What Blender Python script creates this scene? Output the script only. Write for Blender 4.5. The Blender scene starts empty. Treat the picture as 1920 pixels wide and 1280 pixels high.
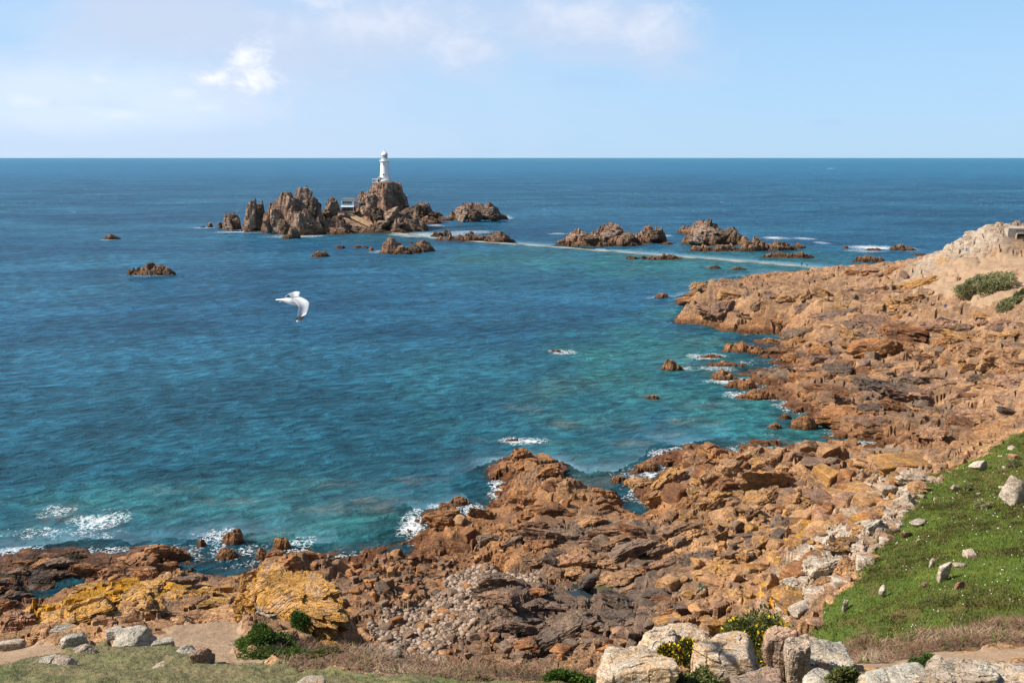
import bpy, bmesh, math, random
import numpy as np
from mathutils import Vector, Matrix, Euler

# ------------------------------------------------------------------ camera, world, sun, exposure
S = bpy.context.scene
COL = S.collection
FPX = 1700.0                      # focal length in pixels of a 1920 px wide picture
EYE = 41.0                        # eye height over the sea
PITCH = math.atan((640 - 295.5) / FPX)

cam = bpy.data.cameras.new('camera')
cam.sensor_width = 36.0
cam.lens = 36.0 * FPX / 1920.0
cam.clip_start = 0.5
cam.clip_end = 120000.0
cam_o = bpy.data.objects.new('camera', cam)
COL.objects.link(cam_o)
cam_o.location = (0, 0, EYE)
cam_o.rotation_euler = (math.pi / 2 - PITCH, 0, 0)
S.camera = cam_o

SUN_AZ = math.radians(-95)       # clockwise from the view direction (+Y); negative = left
SUN_EL = math.radians(42)
W = bpy.data.worlds.new('World')
S.world = W
W.use_nodes = True

sun = bpy.data.lights.new('sun', 'SUN')
sun.energy = 5.0
sun.angle = math.radians(0.53)
sun.color = (1.0, 0.94, 0.84)
sun_o = bpy.data.objects.new('sun', sun)
COL.objects.link(sun_o)
sun_dir = Vector((math.sin(SUN_AZ) * math.cos(SUN_EL), math.cos(SUN_AZ) * math.cos(SUN_EL), math.sin(SUN_EL)))
sun_o.rotation_euler = (-sun_dir).to_track_quat('-Z', 'Y').to_euler()
sun_o.location = (-60, -20, 90)

S.view_settings.view_transform = 'Standard'
S.view_settings.look = 'None'
S.view_settings.gamma = 1.0
S.view_settings.exposure = 0.6
S.view_settings.use_curve_mapping = False
S.render.engine = 'CYCLES'
S.cycles.max_bounces = 5
S.cycles.diffuse_bounces = 1
S.cycles.glossy_bounces = 2
S.cycles.transparent_max_bounces = 8
S.cycles.use_denoising = True


# ------------------------------------------------------------------ node helper
class G:
    def __init__(s, tree):
        s.t = tree; s.N = tree.nodes; s.L = tree.links
    def put(s, sock, v):
        if isinstance(v, bpy.types.NodeSocket):
            s.L.new(v, sock)
        elif v is not None:
            if isinstance(v, (tuple, list)) and len(v) == 3 and sock.type == 'RGBA':
                v = (*v, 1)
            sock.default_value = v
    def math(s, op, a, b=0.0, c=None, clamp=False):
        n = s.N.new('ShaderNodeMath'); n.operation = op; n.use_clamp = clamp
        s.put(n.inputs[0], a); s.put(n.inputs[1], b)
        if c is not None: s.put(n.inputs[2], c)
        return n.outputs[0]
    def add(s, a, b): return s.math('ADD', a, b)
    def mul(s, a, b): return s.math('MULTIPLY', a, b)
    def vm(s, op, a, b=None):
        n = s.N.new('ShaderNodeVectorMath'); n.operation = op
        s.put(n.inputs[0], a)
        if b is not None:
            s.put(n.inputs[3] if op == 'SCALE' else n.inputs[1], b)
        return n.outputs['Value'] if op in ('DOT_PRODUCT', 'LENGTH', 'DISTANCE') else n.outputs[0]
    def noise(s, vec, scale, detail=4.0, rough=0.55, dist=0.0, out=0):
        n = s.N.new('ShaderNodeTexNoise')
        s.put(n.inputs['Vector'], vec); s.put(n.inputs['Scale'], scale); n.inputs['Detail'].default_value = detail
        n.inputs['Roughness'].default_value = rough; n.inputs['Distortion'].default_value = dist
        return n.outputs[out]
    def voro(s, vec, scale, feature='F1', out='Distance', rand=1.0):
        n = s.N.new('ShaderNodeTexVoronoi'); n.feature = feature
        s.put(n.inputs['Vector'], vec); s.put(n.inputs['Scale'], scale); n.inputs['Randomness'].default_value = rand
        return n.outputs[out]
    def facets(s, vec, scale):
        n = s.N.new('ShaderNodeTexVoronoi'); s.put(n.inputs['Vector'], vec); n.inputs['Scale'].default_value = scale
        off = s.vm('SUBTRACT', s.vm('SCALE', vec, scale), s.vm('SCALE', n.outputs['Position'], scale))
        dirv = s.vm('SUBTRACT', n.outputs['Color'], (0.5, 0.5, 0.5))
        return s.vm('DOT_PRODUCT', off, dirv), s.sep(n.outputs['Color'])[1]
    def ramp(s, fac, stops, interp='LINEAR'):
        n = s.N.new('ShaderNodeValToRGB'); cr = n.color_ramp; cr.interpolation = interp
        while len(cr.elements) < len(stops): cr.elements.new(0.5)
        for e, (p, c) in zip(cr.elements, stops):
            e.position = p
            e.color = (c, c, c, 1) if isinstance(c, (int, float)) else (*c, 1)
        s.put(n.inputs[0], fac)
        return n.outputs[0]
    def mix(s, fac, a, b, blend='MIX'):
        n = s.N.new('ShaderNodeMix'); n.data_type = 'RGBA'; n.blend_type = blend; n.clamp_factor = True
        s.put(n.inputs[0], fac); s.put(n.inputs[6], a); s.put(n.inputs[7], b)
        return n.outputs[2]
    def ss(s, x, lo, hi, a=0.0, b=1.0):
        n = s.N.new('ShaderNodeMapRange'); n.interpolation_type = 'SMOOTHSTEP'
        s.put(n.inputs[0], x); n.inputs[1].default_value = lo; n.inputs[2].default_value = hi
        n.inputs[3].default_value = a; n.inputs[4].default_value = b
        return n.outputs[0]
    def attr(s, name, out='Fac'):
        n = s.N.new('ShaderNodeAttribute'); n.attribute_name = name
        return n.outputs[out]
    def sep(s, v):
        n = s.N.new('ShaderNodeSeparateXYZ'); s.put(n.inputs[0], v); return n.outputs
    def comb(s, x, y, z):
        n = s.N.new('ShaderNodeCombineXYZ')
        for i, q in enumerate((x, y, z)): s.put(n.inputs[i], q)
        return n.outputs[0]
    def pos(s): return s.N.new('ShaderNodeNewGeometry').outputs['Position']
    def bump(s, h, strength=1.0, dist=1.0, normal=None):
        n = s.N.new('ShaderNodeBump'); n.inputs['Strength'].default_value = strength; n.inputs['Distance'].default_value = dist
        s.put(n.inputs['Height'], h)
        if normal is not None: s.put(n.inputs['Normal'], normal)
        return n.outputs[0]
    def bsdf(s, color, rough=0.85, normal=None, spec=0.3, **kw):
        n = s.N.new('ShaderNodeBsdfPrincipled')
        s.put(n.inputs['Base Color'], color); s.put(n.inputs['Roughness'], rough)
        s.put(n.inputs['Specular IOR Level'], spec)
        if normal is not None: s.put(n.inputs['Normal'], normal)
        for k, v in kw.items(): s.put(n.inputs[k], v)
        return n.outputs[0]
    def mixs(s, f, a, b):
        n = s.N.new('ShaderNodeMixShader'); s.put(n.inputs[0], f); s.put(n.inputs[1], a); s.put(n.inputs[2], b)
        return n.outputs[0]
    def out(s, sh):
        n = s.N.new('ShaderNodeOutputMaterial'); s.L.new(sh, n.inputs['Surface'])

def newmat(name):
    m = bpy.data.materials.new(name); m.use_nodes = True; m.node_tree.nodes.clear()
    return m, G(m.node_tree)


# ------------------------------------------------------------------ the sky (world shader, by direction only)
def pix_dir(px, py):
    v = Vector(((px - 960), FPX * math.cos(PITCH) + (640 - py) * math.sin(PITCH), -FPX * math.sin(PITCH) + (640 - py) * math.cos(PITCH)))
    return v.normalized()

def build_world():
    t = W.node_tree; t.nodes.clear(); g = G(t)
    sky = t.nodes.new('ShaderNodeTexSky'); sky.sky_type = 'NISHITA'; sky.sun_disc = False
    sky.sun_elevation = SUN_EL; sky.sun_rotation = SUN_AZ
    sky.altitude = 40.0; sky.air_density = 1.0; sky.dust_density = 0.6; sky.ozone_density = 2.2
    d = t.nodes.new('ShaderNodeTexCoord').outputs['Generated']
    x, y, z = g.sep(d)
    el = g.math('ARCSINE', z); az = g.math('ARCTAN2', x, y)
    U = g.mul(az, FPX / 100.0); Vv = g.mul(el, FPX / 100.0)          # hundreds of photo pixels
    C2 = g.comb(U, Vv, 0.0)
    # clear air: the sky model, milkier and paler towards the horizon
    air = g.ramp(g.mul(el, 2.2), [(0.0, (0.445, 0.660, 0.880)), (0.10, (0.415, 0.655, 0.920)), (0.40, (0.350, 0.620, 0.960)), (1.0, (0.24, 0.45, 0.86))])
    air = g.vm('SCALE', air, 10.2)
    base = g.mix(g.ss(el, 0.55, 0.0, 0.0, 0.88), sky.outputs[0], air)
    n1 = g.noise(g.vm('MULTIPLY', C2, (0.55, 1.0, 1)), 0.55, 6.0, 0.62, 0.5)
    n2 = g.noise(g.vm('MULTIPLY', C2, (0.8, 1.15, 1)), 1.9, 6.0, 0.62, 0.3)
    n3 = g.noise(g.vm('MULTIPLY', C2, (0.22, 1.0, 1)), 1.1, 5.0, 0.6, 0.4)
    # milky veil over the left, streaked
    veil = g.mul(g.ss(U, 6.5, -8.0), g.ss(g.add(g.mul(n3, 0.6), g.mul(n1, 0.4)), 0.26, 0.56))
    veil = g.mul(veil, g.ss(el, 0.20, 0.10, 0.35, 1.0))
    c = g.mix(g.mul(veil, 0.8), base, (5.8, 7.0, 8.9))
    streak = g.mul(g.ss(n3, 0.56, 0.72), g.ss(el, 0.02, 0.06))
    c = g.mix(g.mul(streak, 0.30), c, (4.7, 6.1, 8.6))
    def field(spec):
        f = None
        for px, py, rx, ry in spec:
            v = pix_dir(px, py); a0 = math.atan2(v.x, v.y) * FPX / 100; e0 = math.asin(v.z) * FPX / 100
            q = g.vm('MULTIPLY', g.vm('SUBTRACT', C2, (a0, e0, 0)), (100.0 / rx, 100.0 / ry, 0))
            k = g.math('SUBTRACT', 1.0, g.vm('LENGTH', q)); f = k if f is None else g.math('MAXIMUM', f, k)
        return f
    def puff(c, spec, nz, gain, lo, hi, col, op):
        f = g.add(field(spec), g.mul(g.math('SUBTRACT', nz, 0.5), gain))
        return g.mix(g.mul(g.ss(f, lo, hi), op), c, col)
    c = puff(c, [(690, 55, 280, 75), (870, 90, 90, 45), (1130, 45, 200, 60), (1245, 85, 90, 50), (370, 30, 200, 60)], n1, 3.0, -0.6, 0.8, (5.5, 6.5, 8.3), 0.92)
    c = puff(c, [(700, 40, 190, 50), (1085, 30, 120, 44), (1225, 48, 80, 42), (860, 82, 80, 42), (615, 2, 80, 30)], n2, 3.0, -0.25, 1.5, (7.6, 8.1, 9.2), 0.66)
    c = puff(c, [(1840, 172, 80, 20), (1480, 146, 40, 13), (1110, 155, 130, 18), (1550, 230, 60, 10), (1300, 110, 60, 20)], n2, 2.4, 0.1, 1.1, (4.2, 6.1, 8.7), 0.55)
    c = puff(c, [(110, 165, 280, 46), (330, 190, 160, 40), (180, 215, 220, 28)], n1, 2.8, -0.4, 1.1, (7.1, 8.3, 9.8), 0.65)
    c = puff(c, [(462, 160, 120, 62), (458, 116, 64, 50), (398, 152, 70, 30)], n2, 3.0, -0.2, 0.9, (6.2, 7.1, 8.9), 0.80)
    c = puff(c, [(455, 112, 58, 40), (398, 150, 56, 24), (474, 150, 60, 40)], n2, 2.9, 0.05, 1.25, (9.6, 9.7, 9.9), 0.92)
    c = puff(c, [(184, 152, 30, 14), (60, 190, 46, 14), (395, 202, 36, 9), (210, 217, 46, 9), (345, 175, 30, 16)], n2, 3.0, 0.0, 1.3, (8.0, 8.5, 9.5), 0.55)
    bg = t.nodes.new('ShaderNodeBackground'); g.put(bg.inputs[0], c); bg.inputs[1].default_value = 0.073
    o = t.nodes.new('ShaderNodeOutputWorld'); t.links.new(bg.outputs[0], o.inputs[0])
build_world()


# ------------------------------------------------------------------ numeric helpers
def _h(ix, iy, seed, iz=None):
    h = ix.astype(np.int64).astype(np.uint32) * np.uint32(374761393) + iy.astype(np.int64).astype(np.uint32) * np.uint32(668265263) + np.uint32((seed * 2246822519) & 0xffffffff)
    if iz is not None: h = h + iz.astype(np.int64).astype(np.uint32) * np.uint32(3266489917)
    h = (h ^ (h >> np.uint32(13))) * np.uint32(1274126177)
    h = (h ^ (h >> np.uint32(16))) * np.uint32(2654435761)
    return ((h ^ (h >> np.uint32(15))) & np.uint32(0xffffff)).astype(np.float32) / np.float32(0x1000000)

def vnoise(x, y, seed=0):
    ix = np.floor(x); iy = np.floor(y); fx = x - ix; fy = y - iy
    fx = fx * fx * (3 - 2 * fx); fy = fy * fy * (3 - 2 * fy)
    a = _h(ix, iy, seed); b = _h(ix + 1, iy, seed); c = _h(ix, iy + 1, seed); d = _h(ix + 1, iy + 1, seed)
    return (a * (1 - fx) + b * fx) * (1 - fy) + (c * (1 - fx) + d * fx) * fy

def fbm(x, y, seed=0, oct=4, rough=0.5):
    s = 0; a = 1.0; t = 0
    for o in range(oct):
        s = s + a * vnoise(x * 2 ** o + 17.3 * o, y * 2 ** o - 9.1 * o, seed + o); t += a; a *= rough
    return s / t - 0.5

def vnoise3(x, y, z, seed=0):
    ix = np.floor(x); iy = np.floor(y); iz = np.floor(z); fx = x - ix; fy = y - iy; fz = z - iz
    fx = fx * fx * (3 - 2 * fx); fy = fy * fy * (3 - 2 * fy); fz = fz * fz * (3 - 2 * fz)
    r = 0
    for dx in (0, 1):
        for dy in (0, 1):
            for dz in (0, 1):
                r = r + _h(ix + dx, iy + dy, seed, iz + dz) * (fx if dx else 1 - fx) * (fy if dy else 1 - fy) * (fz if dz else 1 - fz)
    return r

def fbm3(p, sc, seed=0, oct=4, rough=0.5):
    s = 0; a = 1.0; t = 0
    for o in range(oct):
        k = sc * 2 ** o
        s = s + a * vnoise3(p[:, 0] * k + 3.1 * o, p[:, 1] * k, p[:, 2] * k - 5.7 * o, seed + o); t += a; a *= rough
    return s / t - 0.5

def blocks(x, y, scale, seed, rot=0.5, aniso=1.6, tilt=0.35, dip=(0.0, 0.0), jit=0.85, ids=False, hk=1.0):
    """Jointed rock: every Voronoi cell is a block with its own height and tilt. Returns (height, edge distance), both in units of scale."""
    c, s = math.cos(rot), math.sin(rot)
    u = (x * c + y * s) / (scale * aniso); v = (-x * s + y * c) / scale
    iu = np.floor(u); iv = np.floor(v)
    f1 = np.full(u.shape, 9.0, np.float32); f2 = f1.copy()
    bu = np.zeros_like(f1); bv = np.zeros_like(f1); bi = np.zeros_like(f1); bj = np.zeros_like(f1)
    for di in (-1, 0, 1):
        for dj in (-1, 0, 1):
            ci = iu + di; cj = iv + dj
            du = (u - (ci + 0.5 + jit * (_h(ci, cj, seed) - 0.5))).astype(np.float32)
            dv = (v - (cj + 0.5 + jit * (_h(ci, cj, seed + 1) - 0.5))).astype(np.float32)
            d = np.maximum(np.abs(du), np.abs(dv)) * 0.55 + 0.45 * np.sqrt(du * du + dv * dv)
            m = d < f1
            f2 = np.where(m, f1, np.minimum(f2, d)); f1 = np.where(m, d, f1)
            bu = np.where(m, du, bu); bv = np.where(m, dv, bv); bi = np.where(m, ci, bi); bj = np.where(m, cj, bj)
    h = (_h(bi, bj, seed + 2) - 0.5) * hk
    tu = (_h(bi, bj, seed + 3) - 0.5) * 2 * tilt + dip[0]; tv = (_h(bi, bj, seed + 4) - 0.5) * 2 * tilt + dip[1]
    if ids: return h + tu * bu * aniso + tv * bv, f2 - f1, _h(bi, bj, seed + 7)
    return h + tu * bu * aniso + tv * bv, f2 - f1

def terrace(h, step, k, w):
    q = h / step; f = q - np.floor(q); t = np.clip((f - 0.5) * k + 0.5, 0, 1)
    return h * (1 - w) + (np.floor(q) + t * t * (3 - 2 * t)) * step * w

def sstep(x, a, b):
    t = np.clip((x - a) / (b - a), 0, 1); return t * t * (3 - 2 * t)

CP, SP = math.cos(PITCH), math.sin(PITCH)
def ray(px, py):
    return np.array([px - 960.0, FPX * CP + (640 - py) * SP, -FPX * SP + (640 - py) * CP])
def at_z(px, py, z=0.0):
    d = ray(px, py); k = (z - EYE) / d[2]; return (d[0] * k, d[1] * k, z)
def at_y(px, py, y):
    d = ray(px, py); k = y / d[1]; return (d[0] * k, y, EYE + d[2] * k)
def px_size(y):                        # metres per photo pixel at depth y
    return y / FPX

# ------------------------------------------------------------------ mesh helpers
def mk_mesh(name, V, F, mats=(), smooth=True, attrs=None, mat_idx=None):
    V = np.asarray(V, np.float32); F = np.asarray(F, np.int32); k = F.shape[1]
    me = bpy.data.meshes.new(name)
    me.vertices.add(len(V)); me.vertices.foreach_set('co', V.ravel())
    me.loops.add(F.size); me.loops.foreach_set('vertex_index', F.ravel())
    me.polygons.add(len(F)); me.polygons.foreach_set('loop_start', np.arange(0, F.size, k, dtype=np.int32))
    try: me.polygons.foreach_set('loop_total', np.full(len(F), k, np.int32))
    except Exception: pass
    me.update(calc_edges=True)
    me.polygons.foreach_set('use_smooth', np.full(len(F), smooth, bool))
    for m in mats: me.materials.append(m)
    if mat_idx is not None: me.polygons.foreach_set('material_index', np.asarray(mat_idx, np.int32))
    for an, av in (attrs or {}).items():
        a = me.attributes.new(an, 'FLOAT', 'POINT'); a.data.foreach_set('value', np.asarray(av, np.float32))
    return me

def add_obj(name, me, parent=None, loc=None, rot=None, scale=None):
    o = bpy.data.objects.new(name, me); COL.objects.link(o)
    if parent is not None: o.parent = parent
    if loc is not None: o.location = loc
    if rot is not None: o.rotation_euler = rot
    if scale is not None: o.scale = scale
    return o

def tag(o, label=None, cat=None, group=None, kind=None):
    if label: o['label'] = label
    if cat: o['category'] = cat
    if group: o['group'] = group
    if kind: o['kind'] = kind
    return o

def empty(name, loc, label=None, cat=None, group=None, rz=0.0):
    o = bpy.data.objects.new(name, None); COL.objects.link(o); o.location = loc; o.rotation_euler = (0, 0, rz)
    o.empty_display_size = 0.2
    return tag(o, label, cat, group)

class MB:
    """Collects simple solids into one mesh."""
    def __init__(s): s.V = []; s.F = []
    def raw(s, V, F):
        o = len(s.V); s.V += [tuple(v) for v in V]; s.F += [tuple(i + o for i in f) for f in F]; return s
    def box(s, c, d, rz=0.0, top=1.0):
        x, y, z = d[0] / 2, d[1] / 2, d[2] / 2; cc, sn = math.cos(rz), math.sin(rz); V = []
        for zz, k in ((-z, 1), (z, top)):
            for xx, yy in ((-x, -y), (x, -y), (x, y), (-x, y)):
                V.append((c[0] + xx * k * cc - yy * k * sn, c[1] + xx * k * sn + yy * k * cc, c[2] + zz))
        return s.raw(V, [(3, 2, 1, 0), (4, 5, 6, 7), (0, 1, 5, 4), (1, 2, 6, 5), (2, 3, 7, 6), (3, 0, 4, 7)])
    def lathe(s, prof, n=32, c=(0, 0, 0), cap=True):
        V = []; F = []
        for r, z in prof:
            for i in range(n):
                a = 2 * math.pi * i / n; V.append((c[0] + r * math.cos(a), c[1] + r * math.sin(a), c[2] + z))
        for j in range(len(prof) - 1):
            for i in range(n):
                k = (i + 1) % n; F.append((j * n + i, j * n + k, (j + 1) * n + k, (j + 1) * n + i))
        if cap: F.append(tuple(range(n - 1, -1, -1))); F.append(tuple((len(prof) - 1) * n + i for i in range(n)))
        return s.raw(V, F)
    def tube(s, a, b, r, n=6, r2=None):
        a = Vector(a); b = Vector(b); d = (b - a).normalized(); u = d.orthogonal().normalized(); w = d.cross(u); V = []
        for p, q in ((a, r), (b, r if r2 is None else r2)):
            for i in range(n):
                t = 2 * math.pi * i / n; V.append(p + u * math.cos(t) * q + w * math.sin(t) * q)
        F = [(i, (i + 1) % n, n + (i + 1) % n, n + i) for i in range(n)]
        F += [tuple(range(n - 1, -1, -1)), tuple(range(n, 2 * n))]
        return s.raw(V, F)
    def build(s, name, mat, parent=None, smooth=False, loc=None):
        me = bpy.data.meshes.new(name); me.from_pydata([tuple(v) for v in s.V], [], s.F); me.update()
        if smooth: me.polygons.foreach_set('use_smooth', np.full(len(me.polygons), True, bool))
        me.materials.append(mat)
        return add_obj(name, me, parent, loc)

# ------------------------------------------------------------------ rock, turf and earth materials
def rock_color(g, P, z, tones, zoned=True, low=(0.30, 0.125, 0.045), scale=1.0, pale=None, lichen=None, weed=None, rnd=None, dark=None, tone=None):
    n1 = g.noise(P, 0.16 * scale, 4.0, 0.6, 0.6)
    n2 = g.noise(P, 0.85 * scale, 5.0, 0.6, 0.3)
    n3 = g.noise(P, 5.5 * scale, 4.0, 0.65)
    f = g.add(g.mul(n1, 0.55), g.mul(n2, 0.45))
    if rnd is not None: f = g.add(f, g.mul(g.math('SUBTRACT', rnd, 0.5), 0.22))
    col = g.ramp(f, [(0.36, tones[0]), (0.45, tones[1]), (0.52, tones[2]), (0.60, tones[3])])
    col = g.mix(0.75, col, g.ramp(n3, [(0.30, 0.58), (0.50, 1.0), (0.72, 1.25)]), 'MULTIPLY')
    if tone is not None:
        f2 = g.ramp(tone, [(0.0, 0.62), (0.5, 1.0), (1.0, 1.22)])
        col = g.mix(0.9, col, f2, 'MULTIPLY')
    if zoned:
        zz = g.add(z, g.mul(g.math('SUBTRACT', n1, 0.5), 7.0))
        lo = g.mix(n2, low, (0.36, 0.19, 0.085))
        if tone is not None: lo = g.mix(0.9, lo, f2, 'MULTIPLY')
        lo = g.mix(0.7, lo, g.ramp(n3, [(0.30, 0.6), (0.50, 1.0), (0.72, 1.3)]), 'MULTIPLY')
        col = g.mix(g.ss(zz, 4.2, 0.8, 0.0, 0.85), col, lo)
    # dark varnish streaks drawn out along the bedding, painted to stand for shadow lines
    sk = g.noise(g.vm('MULTIPLY', P, (0.35, 0.9, 1.3)), 0.55 * scale, 6.0, 0.68, 0.8)
    col = g.mix(g.ss(sk, 0.50, 0.66, 0.0, 0.62), col, g.mix(n3, (0.075, 0.050, 0.036), (0.20, 0.125, 0.082)))
    if dark is not None:
        dm = g.mul(dark, g.ss(n2, 0.22, 0.50, 0.55, 1.0))
        col = g.mix(dm, col, g.mix(n3, (0.110, 0.072, 0.052), (0.215, 0.148, 0.102)))
    if pale is not None:
        pm = g.mul(pale, g.ss(g.add(g.mul(n2, 0.6), g.mul(n3, 0.4)), 0.30, 0.52))
        col = g.mix(pm, col, g.mix(n3, (0.36, 0.29, 0.215), (0.62, 0.53, 0.42)))
    if lichen is not None:
        ln = g.add(g.mul(g.noise(P, 0.7, 5.0, 0.65, 0.5), 0.5), g.mul(g.noise(P, 4.5, 4.0, 0.7), 0.5))
        lm = g.math('MULTIPLY', lichen, g.ss(g.add(ln, g.mul(lichen, 0.16)), 0.54, 0.60), clamp=True)
        col = g.mix(g.mul(lm, 0.93), col, g.mix(n3, (0.38, 0.155, 0.010), (0.66, 0.335, 0.022)))
    if weed is not None:
        wm = g.math('MULTIPLY', weed, g.ss(g.noise(P, 0.7, 5.0, 0.6), 0.40, 0.50), clamp=True)
        col = g.mix(wm, col, g.mix(n3, (0.020, 0.014, 0.006), (0.070, 0.045, 0.014)))
    sp = g.noise(P, 11.0 * scale, 3.0, 0.7)
    col = g.mix(0.8, col, g.ramp(sp, [(0.28, 0.62), (0.48, 1.0), (0.70, 1.28)]), 'MULTIPLY')
    # fine fractures: thin broken lines following stretched noise, not closed cells
    st = g.vm('MULTIPLY', g.vm('ADD', P, g.vm('SCALE', g.noise(P, 0.9 * scale, 2.0, 0.5, 0.0, 1), 0.5 / scale)), (0.55, 0.9, 2.1))
    c1 = g.math('ABSOLUTE', g.math('SUBTRACT', g.noise(st, 0.95 * scale, 3.0, 0.55), 0.5))
    c2 = g.math('ABSOLUTE', g.math('SUBTRACT', g.noise(g.vm('ADD', st, (7.3, 1.1, 4.2)), 2.4 * scale, 3.0, 0.55), 0.5))
    j1 = g.ss(c1, 0.0, 0.022); j2 = g.ss(c2, 0.0, 0.03)
    gate = g.ss(n2, 0.42, 0.58)
    k1 = g.mul(g.math('SUBTRACT', 1.0, j1), gate); k2 = g.mul(g.math('SUBTRACT', 1.0, j2), g.math('SUBTRACT', 1.0, gate))
    kk = g.math('MAXIMUM', k1, k2)
    col = g.mix(g.mul(kk, 0.7), col, g.mix(1.0, col, (0.45, 0.38, 0.33), 'MULTIPLY'))
    # angular facets: every cell a tilted plane, so faces are flat and edges crisp
    fa, ta = g.facets(g.vm('MULTIPLY', st, (1.0, 0.8, 0.7)), 1.1 * scale)
    fb, tb = g.facets(st, 3.4 * scale)
    col = g.mix(0.8, col, g.ramp(g.add(g.mul(ta, 0.6), g.mul(tb, 0.4)), [(0.15, 0.74), (0.5, 1.0), (0.85, 1.2)]), 'MULTIPLY')
    hgt = g.add(g.add(g.mul(n2, 0.10 / scale), g.mul(n3, 0.09 / scale)), g.add(g.mul(fa, 0.55 / scale), g.mul(fb, 0.17 / scale)))
    hgt = g.math('SUBTRACT', hgt, g.mul(kk, 0.07 / scale))
    hgt = g.add(hgt, g.mul(g.noise(P, 15.0 * scale, 3.0, 0.7), 0.045 / scale))
    return col, hgt

TAN = [(0.42, 0.215, 0.085), (0.46, 0.265, 0.130), (0.38, 0.200, 0.095), (0.22, 0.135, 0.085)]
PINK = [(0.38, 0.195, 0.110), (0.39, 0.225, 0.14), (0.28, 0.15, 0.09), (0.20, 0.13, 0.095)]
FAR = [(0.33, 0.190, 0.120), (0.40, 0.245, 0.165), (0.29, 0.175, 0.115), (0.19, 0.135, 0.10)]
BROWN = [(0.38, 0.160, 0.055), (0.42, 0.200, 0.080), (0.30, 0.125, 0.048), (0.18, 0.088, 0.045)]
DARKR = [(0.20, 0.13, 0.085), (0.25, 0.165, 0.11), (0.17, 0.115, 0.08), (0.11, 0.08, 0.06)]
PALE = [(0.48, 0.38, 0.28), (0.54, 0.46, 0.37), (0.46, 0.31, 0.21), (0.32, 0.26, 0.20)]
GREYL = [(0.30, 0.29, 0.245), (0.40, 0.385, 0.32), (0.26, 0.25, 0.20), (0.34, 0.235, 0.165)]

def rock_mat(name, tones, zoned=False, scale=1.0, lichen=0.0, pale=0.0, weed=0.0, dark=0.0, low=(0.30, 0.125, 0.045), wetz=None, bump=0.8, rnd=True, tone=False):
    m, g = newmat(name)
    P = g.pos(); z = g.sep(P)[2]
    r = None
    if rnd:
        r = g.N.new('ShaderNodeObjectInfo').outputs['Random']
        r2 = g.N.new('ShaderNodeNewGeometry').outputs['Random Per Island']
        r = g.math('FRACT', g.add(r, r2))
    col, h = rock_color(g, P, z, tones, zoned, low, scale, pale or None, lichen or None, weed or None, r, dark or None, g.attr('tone') if tone else None)
    rough = 0.88
    if wetz is not None:
        wn = g.mul(g.math('SUBTRACT', g.noise(P, 0.9 * scale, 3.0), 0.5), 1.6 * wetz)
        wet = g.ss(g.add(z, wn), wetz, wetz * 0.25)
        col = g.mix(wet, col, g.mix(1.0, col, (0.42, 0.36, 0.30), 'MULTIPLY'))
        rough = g.ss(wet, 0.0, 1.0, 0.88, 0.5)
    g.out(g.bsdf(col, rough, g.bump(h, bump, 1.0), 0.25))
    return m

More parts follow.
